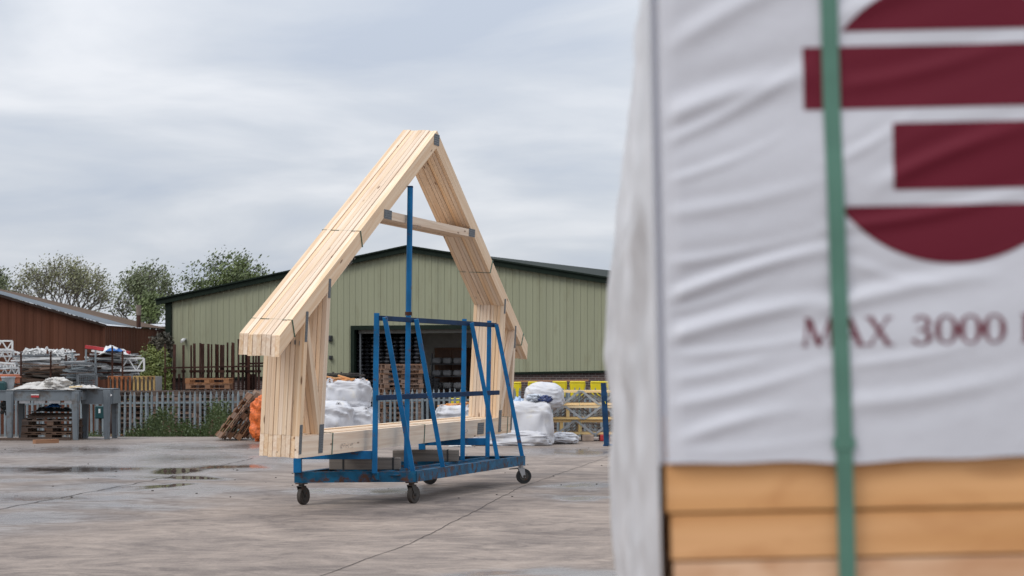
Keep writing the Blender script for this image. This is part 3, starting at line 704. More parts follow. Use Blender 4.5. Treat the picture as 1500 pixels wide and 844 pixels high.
# ================================================================== bags
def blob(c, sx, sy, sz, m, name, seed, e=.55, wr=.05, flat_top=False, n=56, parent=None, fr=3.2, sag=.0):
    mb = MB(); nv = n//2
    def sp_(v, ex): return math.copysign(abs(v)**ex, v)
    def fn(u, v):
        th = 2*PI*u; ph = PI*(v-.5)
        cp = sp_(math.cos(ph), e); x = cp*sp_(math.cos(th), e); y = cp*sp_(math.sin(th), e); z = sp_(math.sin(ph), e*.9)
        d = Vector((x, y, z)); nn = 0
        q = d*fr; r1 = 1-2*abs(noise.noise(Vector((q.x*.55+q.z*.35+seed, q.y*.55, q.z*.9)))); nn = (r1-.5)*wr*2.2+fbm(q.x*.5, q.y*.5+seed, q.z*.4, 2)*wr*2.0
        nn += .45*wr*(1-2*abs(noise.noise(Vector((q.x*.7+q.z*.5, q.y*.7+seed, q.z*3.2)))))+.34*wr*(1-2*abs(noise.noise(Vector((q.x*1.8-q.z*1.2, q.y*1.8, q.z*2.2+seed)))))+.34*wr*(1-2*abs(noise.noise(Vector((q.x*2.2+q.z*2.4, q.y*2.2, q.z*1.4-seed)))))
        k = 1+nn; bul = 1+sag*(1-z)*.5
        zz = z*sz/2*(1+nn*.6); zz = max(zz, -sz/2)
        return (x*sx/2*k*bul, y*sy/2*k*bul, zz)
    mb.grid(n*2, n, fn); o = mb.obj(name, m, parent, smooth=True)
    o.location = c; return o
def bag_thing(px0, px1, pt, pb, Yc, label, seed, e=.5, wr=.055, sy=None, sag=.1, scraps=False, loops=True, name='bulk_bag', zb=None):
    cx = X((px0+px1)/2, Yc); w_ = (px1-px0)/F*Yc; zt = Z(pt, Yc); z0 = Z(pb, Yc) if zb is None else zb
    t = empty(name, (cx, Yc, z0), 0, label, 'bag', 'white bulk bags in the yard')
    o = blob((0, 0, (zt-z0)/2), w_, sy or w_, zt-z0, M_WBAG, 'sack', seed, e, wr, parent=t, sag=sag)
    if loops:
        for k in (-1, 1):
            mb = MB(); pr = None
            for i in range(9):
                a = PI*i/8; q = Vector((k*w_*.36+.05*math.cos(a), -.40*(sy or w_), (zt-z0)*.84+.13*math.sin(a)))
                if pr: mb.bar(pr, q, .05, .008, up=(0,1,0))
                pr = q
            mb.obj('lifting_loop', M_WBAG, t)
    return t
b1 = bag_thing(472, 549, 596, 657, 41.5, 'lower white bulk bag behind the truss foot with crumpled sides', 1, sy=1.0)
b2 = bag_thing(476, 543, 556, 603, 41.7, 'upper white bulk bag filled with timber offcuts, on top of another bag behind the truss', 2, sag=-.1)
b3 = bag_thing(420, 512, 588, 655, 40.6, 'white bulk bag half hidden behind the left truss studs', 5)
def offcuts(label, n, px, dpx, py, dpy, Y_, seed):
    r = random.Random(seed); mb = MB()
    for i in range(n):
        c = PT(px+r.uniform(-dpx,dpx), py+r.uniform(-dpy,dpy), Y_); a = r.uniform(-.35,.3); l = r.uniform(.1,.26); d = Vector((l*math.cos(a), r.uniform(-.15,.15), l*math.sin(a)*.8))
        mb.bar(c-d, c+d, r.uniform(.04,.09), .03)
    tag(mb.obj('timber_offcuts', M_PINE2), label, 'timber offcuts', kind='stuff')
offcuts('small timber offcuts sticking out of the top of the upper white bag', 26, 507, 17, 557, 3, 41.5, 5)
bag_thing(735, 806, 588, 655, 40.2, 'big creased white bulk bag right of the truss beside the joist packs', 7, e=.42, wr=.045, sy=.9)
bag_thing(771, 822, 560, 600, 41.6, 'round topped white bag heaped above the big creased bag', 9, e=.8, wr=.04, sag=.2, loops=False)
bag_thing(700, 800, 630, 655.5, 39.9, 'flat slumped white bag lying at the foot of the big creased bag', 11, e=.6, wr=.06, sy=.7, loops=False)
bag_thing(804, 845, 634, 651, 40.7, 'small tied white sack lying before the joist packs', 13, e=.8, wr=.09, sy=.5, loops=False, name='white_sack')
bag_thing(640, 694, 594, 640, 46.0, 'white bulk bag of offcuts seen beyond the blue trolley near the fence', 15, sy=.8)
bag_thing(690, 745, 596, 640, 45.0, 'white bulk bag mostly hidden behind the right truss studs', 16, sy=.8)
offcuts('pale timber offcuts heaped on the white bag beyond the blue trolley', 18, 670, 20, 594, 3, 45.9, 6)
for i, (px, py, m_, lb) in enumerate(((783,583,'clear','crumpled clear film bundle on top of the big creased bag'),(797,585,'dark','dark blue plastic wrapper on top of the big creased bag'),(760,597,'blue','pale blue film hanging on the left of the big creased bag'))):
    mm = mat('film_'+m_, {'clear':(.55,.6,.68),'dark':(.03,.05,.16),'blue':(.4,.55,.78)}[m_], .25, var=.3, vscale=9)
    c = PT(px, py, 40.0); o = blob(c, .26 if i < 2 else .16, .2, .14 if i < 2 else .36, mm, 'plastic_film', 20+i, .9, .22, n=22); tag(o, lb, 'plastic film')
cloth('plastic_sheet', 'flat pale plastic sheet lying on the concrete beyond the blue trolley', 'plastic sheet', X(655,38.5), X(690,38.5), 39.2, 40.2, .005, .07, M_TARP, 14, 40, 16)
ob = blob((X(386,41.9), 41.9, .46), .50, .5, .92, M_OBAG, 'net_sack', 41, .7, .09); ot = empty('net_bag', (X(386,41.9), 41.9, 0), 0, 'orange net bag standing behind the left truss foot', 'bag'); ob.parent = ot; ob.location = (0,0,.46)
mb = MB(); mb.bar((-.17,0,.9), (.15,.05,.95), .05, .03); mb.bar((-.1,-.1,.92), (.18,.1,.9), .04, .02); mb.obj('tie', M_PALLET_OLD, ot)

# ================================================================== metal web joist packs
def joist_pack(px0, px1, pt, pb, Yc, label, n=7, web_from=0.12, phase=0, blk=(0,)):
    x0, x1 = X(px0, Yc), X(px1, Yc); z1, z0 = Z(pt, Yc), Z(pb, Yc); hgt = z1-z0
    t = empty('joist_pack', (x0, Yc, z0), 0, label, 'joist pack', 'packs of metal web joists')
    Ln = x1-x0; dth = .075; ch = .047
    for k in range(n):
        y = k*dth*1.02+dth/2
        for zc_ in (ch/2, hgt-ch/2): barobj('chord', (.012*(k % 3), y, zc_), (Ln, y, zc_), dth-.004, ch, M_JOIST, t)
        for b_ in blk: barobj('end_block', (b_+.03, y, ch+.002), (b_+.03, y, hgt-ch-.002), dth-.006, .08 if b_ else .14, M_JOIST, t, up=(0,1,0))
        mb = MB(); x = web_from+phase+.05*k-.02*(k % 2); up = True; dx = .34
        yy = y-dth/2-.006
        while x < Ln-.05:
            za, zb = (.02, hgt-.02) if up else (hgt-.02, .02)
            ww = .044 if k == 0 else .02; mb.bar((x, yy, za), (x+dx, yy, zb), .012, ww); mb.box((x+dx+.035, yy, zb), (.09, .011, .038)); x += dx+.07; up = not up
        mb.obj('metal_web', M_GALV_WEB, t)
    return t
joist_pack(815, 960, 572, 593.5, 42.2, 'topmost pack of metal web joists beside the round topped bag', 8, .16, -.02, (0,))
joist_pack(793, 955, 594.5, 614.5, 42.0, 'middle pack of metal web joists sticking out furthest left', 8, .10, 0, (0, .53))
joist_pack(804, 960, 615.5, 636.5, 42.1, 'bottom pack of metal web joists resting on blocks', 8, .18, 0, (0, .24, .63))
for px, w_, c_, lb in ((861, 17, M_BEIGE, 'beige block carrying the joist packs'), (835, 14, M_PALLET_OLD, 'dark timber bearer under the left of the joist packs'), (886, 14, M_RED, 'red block under the joist packs next to the blue post')):
    Y_ = 42.0; mb = MB(); mb.box((X(px,Y_), Y_+.3, (Z(636.5,Y_))/2), (w_/F*Y_, .8, Z(637,Y_)-.002)); tag(mb.obj('support_block', c_, bevel=.015), lb, 'block')
p0 = PT(847.5, 571.5, 42.15); p1 = PT(851, 636.8, 42.05)
tag(barobj('green_strap', p0-Vector((0,.02,0)), p1-Vector((0,.06,0)), .018, .006, M_STRAP, up=(1,0,0)), 'thin green strap running down the front of the joist packs', 'strap')
# neighbouring blue trolley, mostly behind the wrapped pack
M_NAVY = mat('navy_paint', (.006,.05,.13), .5, spec=.3, var=.4, vscale=6)
tr = empty('blue_trolley', (X(889,39.5), 39.5, 0), 0, 'dark blue steel trolley post with one castor at the edge of the wrapped pack', 'trolley')
def rel(p, t): return Vector(p)-Vector(t.location)
barobj('post', rel(PT(884,561,39.5),tr), rel(PT(889,655,39.5),tr), .07, .11, M_NAVY, tr, up=(1,0,0))
barobj('base_rail', rel(PT(886,655,39.5),tr), rel(PT(1000,648,42.5),tr), .08, .10, M_BLUE, tr)
barobj('tag_label', rel(PT(886.3,588,39.42),tr), rel(PT(887.3,591.5,39.42),tr), .01, .06, M_YELLOW, tr, up=(0,1,0))

mb = MB(); qw = rel(PT(893,660,39.4),tr); mb.tube(qw-Vector((0,.03,0)), qw+Vector((0,.03,0)), .10, .10, 20); mb.obj('castor_wheel', M_RUBBERB, tr)
mb = MB(); mb.tube(qw-Vector((0,.04,0)), qw+Vector((0,.04,0)), .045, .045, 12); mb.obj('castor_hub', M_STEEL, tr)
# yellow tubs beyond the fence
for px0, px1, pt, pb, lb in ((752,764,561,580,'behind the right truss tip'),(773,788,560.5,582,'left of the round topped white bag'),(809,831,560,582,'above the left half of the joist packs'),(834.5,858,560,582,'above the middle of the joist packs'),(865,893,560,582,'right beside the dark blue post'),(657,675,585,612,'behind the white bag beyond the trolley')):
    Y_ = 55; w_ = (px1-px0)/F*Y_; x0 = X(px0,Y_); z1 = Z(pt,Y_); mb = MB()
    mb.hexa([(x0+.03,Y_,z1-.42),(x0+w_-.03,Y_,z1-.42),(x0+w_-.03,Y_+.3,z1-.42),(x0+.03,Y_+.3,z1-.42),(x0,Y_-.02,z1),(x0+w_,Y_-.02,z1),(x0+w_,Y_+.32,z1),(x0,Y_+.32,z1)])
    t = empty('yellow_tub', (0,0,0), 0, 'bright yellow plastic tub beyond the fence '+lb, 'tub', 'yellow tubs beyond the fence')
    mb.obj('tub_body', M_YELLOW, t, bevel=.05); mb = MB(); mb.box((x0+w_/2, Y_+.15, z1+.0), (w_-.02, .36, .05)); mb.obj('rim', M_YELLOW, t, bevel=.02)
mb = MB()
for i in range(9): mb.box((X(820,55)+rnd.uniform(-.03,.03), 55.2, LOW+.04+i*.105), (2.9, .7, .075)); [mb.box((X(820,55)+q, 55.2, LOW+.085+i*.105), (.09,.66,.04)) for q in (-1.3,-.4,.5,1.3)]
tag(mb.obj('dark_timber_stack', M_PALLET_OLD), 'dark timber stack carrying the yellow tubs beyond the fence on the right', 'timber stack')
tag(barobj('long_plank', PT(745,559,55.6), PT(862,557.5,55.6), .3, .04, M_PALLET_NEW), 'long brown plank lying over the yellow tubs before the brick wall', 'plank')
# dark lidded stack left of the door
mb = MB(); mb.box((X(500,58), 58.3, .3), (1.05, .7, 1.5)); mb.box((X(500,58)+.02, 58.3, Z(550,58)), (1.25, .85, .05)); mb.box((X(497,58), 58.2, Z(547.5,58)), (1.1,.7,.03))
for k in range(3): mb.box((X(488+12*k,58), 58.0, Z(546,58)), (.05,.04,.05))
tag(mb.obj('dark_crate', mat('dark_sheet_metal', (.06,.05,.045), .6, var=.3)), 'dark flat topped crate seen above the white bags left of the roller door', 'crate')

# ================================================================== rusty post rack
rk = empty('rusty_post_rack', (X(320,57), 57, LOW), 0, 'row of upright rusty steel posts tied by a rail before the green shed', 'post rack')
tops = [(415,70,7),(477,72,14),(530,78,7),(550,78,7),(597,78,9),(621,65,13),(656,62,10),(678,68,14),(712,68,11),(727,70,8),(745,72,8),(770,70,9),(785,72,12),(810,76,9),(829,76,16),(855,58,9),(879,80,9),(895,58,8),(912,62,15),(946,35,10),(970,95,12),(995,100,12),(1020,95,14),(1045,100,9),(1070,100,9),(1096,95,12)]
for a, tp, wd in tops:
    px = 160+a/4.967; top_ = Z(490+tp/4.967, 57); w_ = wd/4.967/F*57*1.45; yy = 57+rnd.uniform(-.25,.25)
    q = Vector((X(px,57), yy, LOW)); barobj('post', rel(q,rk), rel((q.x+rnd.gauss(0,.015), yy, top_),rk), w_, w_*.9, M_RUST, rk, up=(1,0,0))
    zz_k = Z(544,57); mb = MB(); mb.box(rel((q.x, yy, zz_k+.0),rk), (w_+.05, w_+.05, .07)); mb.obj('collar', M_RUST, rk)
    if wd > 11 : barobj('stub_post', rel((q.x+.12, yy+.2, LOW),rk), rel((q.x+.12, yy+.2, Z(548,57)),rk), .06, .06, M_RUST, rk, up=(1,0,0))
barobj('rail', rel(PT(243,539,56.7),rk), rel(PT(400,536,56.7),rk), .06, .045, M_RUST, rk)
barobj('rail', rel(PT(350,533,57.4),rk), rel(PT(400,532,57.4),rk), .05, .05, M_RUST, rk)

# ================================================================== scrap stacks at left
def scrap(name, label, cat, px0, px1, pt, pb, Y_, n, mats, seed, long=(.5,1.9), th=(.025,.075), parent=None, tilt=.10):
    r = random.Random(seed); t = empty(name, (X((px0+px1)/2,Y_), Y_, LOW), 0, label, cat)
    w_ = (px1-px0)/F*Y_; zt, zb = Z(pt,Y_), Z(pb,Y_)
    for i in range(n):
        l = min(r.uniform(*long), w_*.98); cx = r.uniform(-w_/2+l/2, w_/2-l/2) if w_ > l else 0
        lay = (i+.5)/n; zc_ = zb+(zt-zb)*lay*(1-.35*abs(cx/(w_/2))**3)+r.uniform(-.02,.02); yy = r.uniform(-.5,.4); a = r.gauss(0, tilt); ya = r.gauss(0,.12)
        d = Vector((math.cos(a)*math.cos(ya), math.sin(ya), math.sin(a)))*l/2; c = Vector((cx, yy, zc_-LOW)); k = r.uniform(*th)
        barobj('beam' if k > .045 else 'bar', c-d, c+d, k*r.uniform(.6,1.6), k*r.uniform(.5,1), r.choice(mats), t)
    return t
scrap('aluminium_scrap_stack', 'stack of silver aluminium lengths topped with crumpled offcuts behind the grey bench', 'scrap stack', 22, 112, 520, 545, 56, 120, [M_ALU, M_ALU, M_GALV, M_WHITEP, M_WHITEP], 51)
scrap('timber_scrap_stack', 'stack of old brown and grey timbers below the silver scrap behind the bench', 'scrap stack', 30, 112, 535, 566, 55.4, 85, [M_PALLET_OLD, M_PALLET_OLD, M_SLEEPER, M_PALLET, M_SLEEPER], 52)
scrap('steel_scrap_stack', 'silver and rusty bars piled between the rusty posts right of the mesh crates', 'scrap stack', 128, 205, 519, 552, 56, 130, [M_ALU, M_GALV, M_ALU, M_WHITEP, M_RUST, M_GALV, M_WHITEP], 53, (.5,1.5))
scrap('mixed_scrap_stack', 'low heap of grey bars behind the middle of the bench', 'scrap stack', 92, 140, 530, 572, 55, 80, [M_GALV, M_GALV_FENCE, M_PALLET_OLD, M_ALU], 54, (.3,.9), (.02,.06))
scrap('pipe_scrap_stack', 'pale metal lengths stacked at the left edge under the lattice frames', 'scrap stack', -30, 28, 534, 568, 55.6, 70, [M_ALU, M_RUSTO, M_WHITEP, M_GALV], 55, (.6,1.3))
# crumpled offcuts on top
r = random.Random(9)
for j, (a, b, y0, y1, lb) in enumerate(((36,72,512,524,'on the left of'),(78,108,513,527,'on the right of'))):
    mb = MB()
    for i in range(170):
        c = PT(r.uniform(a,b), r.uniform(y0,y1), 56)+Vector((0,r.uniform(-.4,.3),0)); R = Matrix.Rotation(r.uniform(0,6),3,(r.gauss(0,1),r.gauss(0,1),r.gauss(0,1)))
        mb.box(c, (r.uniform(.04,.22), r.uniform(.02,.06), r.uniform(.005,.03)), R)
    tag(mb.obj('crumpled_offcuts', M_WHITEP), 'crumpled pale metal offcuts heaped %s the silver stack' % lb, 'metal offcuts', kind='stuff')
# rack posts
for i, (px, tp, m_) in enumerate(((32,516,M_RUST),(75.5,515,M_RUST),(98,520,M_RUST),(107,517,M_GALV_FENCE),(127,512,M_GALV_FENCE),(141,513,M_GALV_FENCE),(165.5,507,M_RUST),(180.5,514,M_RUST))):
    q = Vector((X(px,55.0), 54.9, LOW)); barobjx = barobj('rack_post', q, (q.x, 54.9, Z(tp,54.9)), .045, .045, m_, up=(1,0,0))
    tag(barobjx, ('rusty' if m_ is M_RUST else 'grey galvanised')+' upright rack post '+('at the left end of the silver stack','in front of the silver stack centre','near the right end of the silver stack, thin','just right of the silver stack, standing alone','at the left of the red and blue load','under the red beam between grey bars','in front of the blue and white tarpaulin','right of the blue and white tarpaulin')[i], 'post', 'upright rack posts')
# lattice frames at far left
def lattice(label, px0, px1, py0, py1, Y_, m, n=5, tilt=0):
    a = PT(px0, py0, Y_); b = PT(px1, py0+tilt, Y_); hgt = (py1-py0)/F*Y_; t = empty('lattice_frame', a-Vector((0,0,hgt)), 0, label, 'lattice frame', 'white lattice frames')
    o = Vector(t.location); dn = Vector((0,0,-hgt))
    barobj('chord', a-o, b-o, .05, .045, m, t); barobj('chord', a+dn-o, b+dn-o, .05, .045, m, t)
    for i in range(n):
        p = a.lerp(b, i/n); q = a.lerp(b, (i+1)/n)
        barobj('brace', (p if i % 2 else p+dn)-o, (q+dn if i % 2 else q)-o, .035, .03, m, t)
    barobj('end_bar', b-o, b+dn-o, .045, .045, m, t, up=(1,0,0)); return t
lattice('uppermost white lattice frame at the left edge of the scrap yard', -20, 18, 499.5, 512, 56.0, M_WHITEP, 5)
lattice('second white lattice frame at the left edge, below the uppermost', -24, 20, 513, 522, 55.8, M_ALU, 7)
lattice('longer third white lattice frame at the left edge, above the pale metal lengths', -20, 26, 516, 532, 56.3, M_WHITEP, 6)
lattice('short white lattice frame sticking out right over the yellow crate', 176, 211, 525, 543, 55.3, M_WHITEP, 3)
lattice('thin fourth white lattice frame tilted over the pale metal lengths at the left edge', -16, 22, 530, 541, 55.2, M_WHITEP, 8, 3)
lattice('lowest grey lattice frame at the left edge above the terracotta tray', -20, 28, 541, 551, 55.0, M_ALU, 9, -2)
# red beam, blue and white tarpaulin
tag(barobj('red_beam', PT(126,508,55.6), PT(190,517,55.6), .25, .09, M_RED), 'long dark red beam lying on top of the silver bars', 'beam')
tag(barobj('white_beam', PT(135,514,55.3), PT(178,521,55.3), .2, .05, M_WHITEP), 'white beam just under the red beam', 'beam')
cloth('white_tarpaulin', 'white tarpaulin peaked behind the rusty post over the red beam', 'tarpaulin', X(148,55.5), X(190,55.5), 55.1, 55.9, Z(520,55.5), .26, M_WHITEP, 15, 30, 14)
cloth('blue_tarpaulin', 'blue tarpaulin strip on the white tarpaulin', 'tarpaulin', X(153,55), X(180,55), 54.95, 55.3, Z(515,55), .10, M_BLUEC, 17, 24, 10)
# mesh crates
def meshcrate(label, px0, px1, pt, pb, Y_):
    t = empty('mesh_crate', (X(px0,Y_), Y_, LOW), 0, label, 'mesh crate', 'wire mesh crates'); w_ = (px1-px0)/F*Y_; z1 = Z(pt,Y_)-LOW; z0 = Z(pb,Y_)-LOW
    for z_ in (z0, z1):
        barobj('rim', (0,0,z_), (w_,0,z_), .04, .04, M_GALV, t); barobj('rim', (0,.8,z_), (w_,.8,z_), .04, .04, M_GALV, t)
    for x in (0, w_): barobj('corner_post', (x,0,0), (x,0,z1), .04, .04, M_GALV, t, up=(1,0,0))
    mb = MB()
    for i in range(1, 9): mb.bar((w_*i/9, -.01, z0), (w_*i/9, -.01, z1), .012, .012)
    for i in range(1, 6): mb.bar((0, -.02, z0+(z1-z0)*i/6), (w_, -.02, z0+(z1-z0)*i/6), .012, .012)
    mb.obj('wire_mesh', M_GALV, t)
meshcrate('upper wire mesh crate behind the bench, left of the silver bars', 113, 141, 533, 548, 54.6)
meshcrate('lower wire mesh crate behind the bench', 115, 142, 549, 569, 54.5)
def slatcrate(label, px0, px1, pt, Y_, m):
    w_ = (px1-px0)/F*Y_; z1 = Z(pt,Y_)-LOW; t = empty('steel_crate', (X(px0,Y_), Y_, LOW), 0, label, 'steel crate', 'painted steel crates')
    zb = Z(582,Y_)-LOW
    mb = MB(); mb.box((w_/2, .6, (z1+zb)/2), (w_, 1.0, z1-zb-.02)); mb.obj('inner_box', M_DARK, t)
    for z_ in (z1-.04, zb): barobj('rim', (0,0,z_), (w_,0,z_), .08, .09, m, t)
    n = 5
    for i in range(n+1): barobj('slat', (w_*i/n*(.92)+.04*w_, -.005, 0 if i in (0, n) else zb), (w_*i/n*.92+.04*w_, -.005, z1-.06), .05, w_/n*.55, m, t, up=(0,1,0))
    for i in range(n): mb = MB(); mb.box((w_*(i+.5)/n, -.06, z1-.05), (.035,.03,.05)); mb.obj('hook', M_DSTEEL, t)
slatcrate('rusty orange steel crate with upright slats behind the fence', 158, 192, 551, 54.8, M_RUSTO)
slatcrate('faded yellow steel crate with upright slats left of the green shrub', 195, 227, 551, 54.8, M_YELRUST)

# ================================================================== grey steel bench
def bench(label, x0px, x1px, Y_, pt, pb, legs, dep, base):
    a = X(x0px,Y_); b = X(x1px,Y_); z1, z0 = Z(pt,Y_), Z(pb,Y_); t = empty('steel_bench', (a, Y_, 0), 0, label, 'bench', 'grey steel benches')
    for yy in (0, dep): barobj('side_beam', (0, yy, (z0+z1)/2), (b-a, yy, (z0+z1)/2), .05, z1-z0, M_GREYP, t)
    barobj('top_plate', (.0, dep/2, z1+.012), (b-a, dep/2, z1+.012), dep+.1, .018, M_GREYP, t)
    for q in (0, b-a): barobj('end_beam', (q, .03, (z0+z1)/2), (q, dep-.03, (z0+z1)/2), .05, z1-z0-.02, M_GREYP, t)
    for px in legs:
        for yy in (-.02, dep+.02):
            x = X(px,Y_)-a; mb = MB(); wt, wb_ = (.082, .055) if px < 165 else (.05, .045)
            mb.hexa([(x-wb_,yy-.035,0),(x+wb_,yy-.035,0),(x+wb_,yy+.035,0),(x-wb_,yy+.035,0),(x-wt,yy-.05,z1-.01),(x+wt,yy-.05,z1-.01),(x+wt,yy+.05,z1-.01),(x-wt,yy+.05,z1-.01)])
            mb.box((x+.04,yy-.055,.5*z1), (.02,.02,z1*.9))
            mb.obj('leg', M_GREYP, t, bevel=.008)
    return t
be = bench('long grey steel bench carrying a crumpled canvas and a grey bucket', -60, 118, 42.6, 573, 587, (-48, 15, 111), .95, 645)
bench('shorter grey steel bench joined to the right end of the long bench', 119.5, 164, 43.1, 571, 592, (157,), .8, 643)
mb = MB(); mb.box((0,0,0), (.17,.01,.055)); k_ = mb.obj('red_white_sticker', M_RED, be); k_.location = (X(51,42.55)-be.location.x, -.035, Z(580.5,42.55))
mb = MB(); mb.box((0,0,0), (.17,.01,.022)); k_ = mb.obj('sticker_band', M_WHITEP, be); k_.location = (X(51,42.55)-be.location.x, -.041, Z(578.3,42.55))
mb = MB(); mb.tube((0,0,0), (0,-.02,0), .025, .025, 12); k_ = mb.obj('bolt_head', M_WHITEP, be); k_.location = (X(161.5,43)-be.location.x, .46, Z(579,43))
# rollers under the bench
for k in range(4):
    barobj('roller', rel((X(28+22*k,42.6), 42.65, Z(589,42.6)),be), rel((X(44+22*k,42.6), 42.65, Z(589,42.6)),be), .09, .06, M_STEEL, be)
cloth('crumpled_canvas', 'crumpled pale canvas sheet lying on the long grey bench', 'canvas', X(12,42.7), X(112,42.7), 42.55, 43.5, Z(573,42.6)+.025, .20, M_TARP, 24, 110, 40)
tag(blob(PT(84,562,42.9), .42, .4, .24, M_TARP, 'canvas_bundle', 61, .8, .22, n=40), 'bundled fold of pale canvas standing up on the long bench', 'canvas')
cloth('thin_canvas', 'flat end of pale canvas with a brown stain at the right of the bench top', 'canvas', X(100,43), X(143,43), 42.7, 43.5, Z(571,42.9)+.03, .08, M_TARP, 26, 50, 24)
tag(barobj('timber_batten', PT(102,567,42.7), PT(120,566,42.7), .08, .03, M_JOIST), 'small pale timber batten lying on the canvas', 'timber')
bk = empty('bucket', (X(12,42.9), 42.9, Z(572,42.9)+.02), 0, 'grey bucket standing on the long bench at the left edge', 'bucket')
mb = MB(); mb.tube((0,0,0), (0,0,.26), .11, .145, 20); mb.obj('pail', mat('grey_pail', (.3,.32,.34), .5, var=.3), bk); mb = MB(); mb.tube((0,0,.25), (0,0,.28), .155, .155, 20); mb.obj('rim', mat('grey_rim', (.35,.37,.4), .5), bk)
mb = MB(); mb.box(PT(10,555,43.3), (.5,.3,.2)); mb.box(PT(10,552.5,43.3), (.56,.36,.04)); tag(mb.obj('terracotta_tray', M_TERRA, bevel=.02), 'terracotta coloured tray behind the grey bucket', 'tray')
mb = MB(); mb.box(PT(3,566,42.7), (.16,.2,.18)); mb.box(PT(3,560,42.7), (.1,.12,.05)); tag(mb.obj('green_can', M_TEAL, bevel=.02), 'dark green can on the bench at the photo left edge', 'can')
tb = empty('teal_box', (X(147,47), 47, LOW), 0, 'dark teal plastic box with a pale label between the bench legs and fence', 'box')
mb = MB(); mb.box((0,0,Z(604,47)-LOW), (.22,.2,.30)); mb.obj('box_body', M_TEAL, tb, bevel=.02); mb = MB(); mb.box((0,-.105,Z(602,47)-LOW), (.045,.01,.1)); mb.obj('paper_label', M_WHITEP, tb); mb = MB(); mb.tube((0,.02,0),(0,.02,Z(609,47)-LOW),.03,.03,8); mb.obj('stake', M_DSTEEL, tb)
mb = MB()
for i in range(40):
    c = PT(rnd.uniform(3,19), rnd.uniform(590,606), 42.7); mb.box(c, (.06,.1,.05), Matrix.Rotation(rnd.uniform(0,3),3,(1,rnd.random(),0)))
for i in range(3): mb.tube(PT(5+5*i,587,42.7), PT(5+5*i,594,42.7), .015, .015, 5)
tag(mb.obj('black_cable_bundle', M_BLKSTRAP), 'bundle of black cable hanging under the left end of the bench', 'cable bundle', kind='stuff')

# ================================================================== blue trolley (A frame cart)
A = Vector((-2.507+.03, 23.02, 0)); B = Vector((-1.125-.03, 23.18, 0)); C_ = Vector((-1.217, 26.95, 0)); D = Vector((.177-.03, 27.08, 0))
ct = empty('truss_trolley', (A+B+C_+D)/4, 0, 'large blue steel A frame trolley on castors carrying the timber trusses', 'trolley')
def cb_(name, p, q, w, h, m=None, up=(0,0,1)): return barobj(name, rel(p,ct), rel(q,ct), w, h, m or M_BLUE, ct, up=up, bevel=.004)
def at_z(p, z): return Vector((p.x, p.y, z))
RZ0 = .315; RH = .125
def channel(name, p, q, m):
    p = at_z(p, RZ0); q = at_z(q, RZ0); M = frame((p+q)/2-Vector(ct.location), q-p); l = (q-p).length; mb = MB()
    mb.box((0,-.02,0), (l,.012,RH)); mb.box((0,.012,RH/2-.005), (l,.055,.01)); mb.box((0,.012,-RH/2+.005), (l,.055,.01)); return mb.obj(name, m, ct, matrix=M)
e1 = (B-A).normalized(); e2 = (D-B).normalized()
channel('base_rail', A-e1*.04, B+e1*.035, M_BLUE_W); channel('side_rail', B-e2*.0+e1*.01+e2*.03, D+e2*.03, M_BLUE_W)
channel('base_rail', D+e2*.03, C_, M_BLUE_W); channel('side_rail', C_, A, M_BLUE_W)
R0 = Vector((-1.59, 22.98+.06, 0)); R1 = Vector((-.334, 27.07-.03, 0))
for t_ in (.25, .5, .75):
    cb_('cross_rail', at_z(A.lerp(C_, t_), RZ0), at_z(B.lerp(D, t_), RZ0), .05, .08, M_BLUE_W)
cb_('floor_plate', at_z(R0.lerp(R1,.02)+Vector((.12,0,0)), .335), at_z(R0.lerp(R1,.98)+Vector((.12,0,0)), .335), .28, .012, M_BLUE_W)
cb_('spine_rail', at_z(R0, RZ0+.01), at_z(R1, RZ0+.01), .06, .09, M_BLUE_W)
lean = .014
def pp(t_, z): 
    q = R0.lerp(R1, t_); return Vector((q.x+lean*(z-.37), q.y, z))
for t_ in (0, .25, .75, 1): cb_('post', pp(t_, .36), pp(t_, 2.215), .075, .06, up=(1,0,0))
pc = MB(); q0, q1 = pp(.25, 2.215), pp(.25, 3.76); pc.tube(rel(q0,ct), rel(q1,ct), .034, .034, 16); pc.obj('pole', M_BLUE, ct, smooth=False)
pc = MB(); pc.tube(rel(pp(.25,2.21),ct), rel(pp(.25,2.255),ct), .042, .042, 16); pc.obj('pole_joint', M_RUST, ct)
pc = MB(); pc.tube(rel(pp(.25,3.755),ct), rel(pp(.25,3.775),ct), .036, .034, 16); pc.obj('pole_cap', M_DBLUE, ct)
off = Vector((.045, -.045, 0))
cb_('top_rail', pp(-.0,2.155)+off, pp(1.03,2.155)+off, .045, .058, M_DBLUE)
cb_('mid_rail', pp(-.01,1.235)+off, pp(1.07,1.235)+off, .045, .06, M_DBLUE)
for t_ in (0, .25, .75, 1):
    bt = B.lerp(D, t_)+Vector((-.01,-.0,0)); 
    if t_ == 0: bt = bt+e2*.03
    cb_('diagonal_strut', pp(t_, 2.165)+off*1.7+Vector((.02,0,0)), at_z(bt, .375), .055, .062, up=(0,1,0))
# truss rests
for (s0_, s1_) in ((A, R0), (C_, R1)):
    cb_('support_stub', at_z(s0_, .37), at_z(s0_, .62), .11, .09, up=(1,0,0)); cb_('support_beam', at_z(s0_, .572)+Vector((-.05,.02,0)), at_z(s1_, .572)+Vector((0,.02,0)), .08, .095)
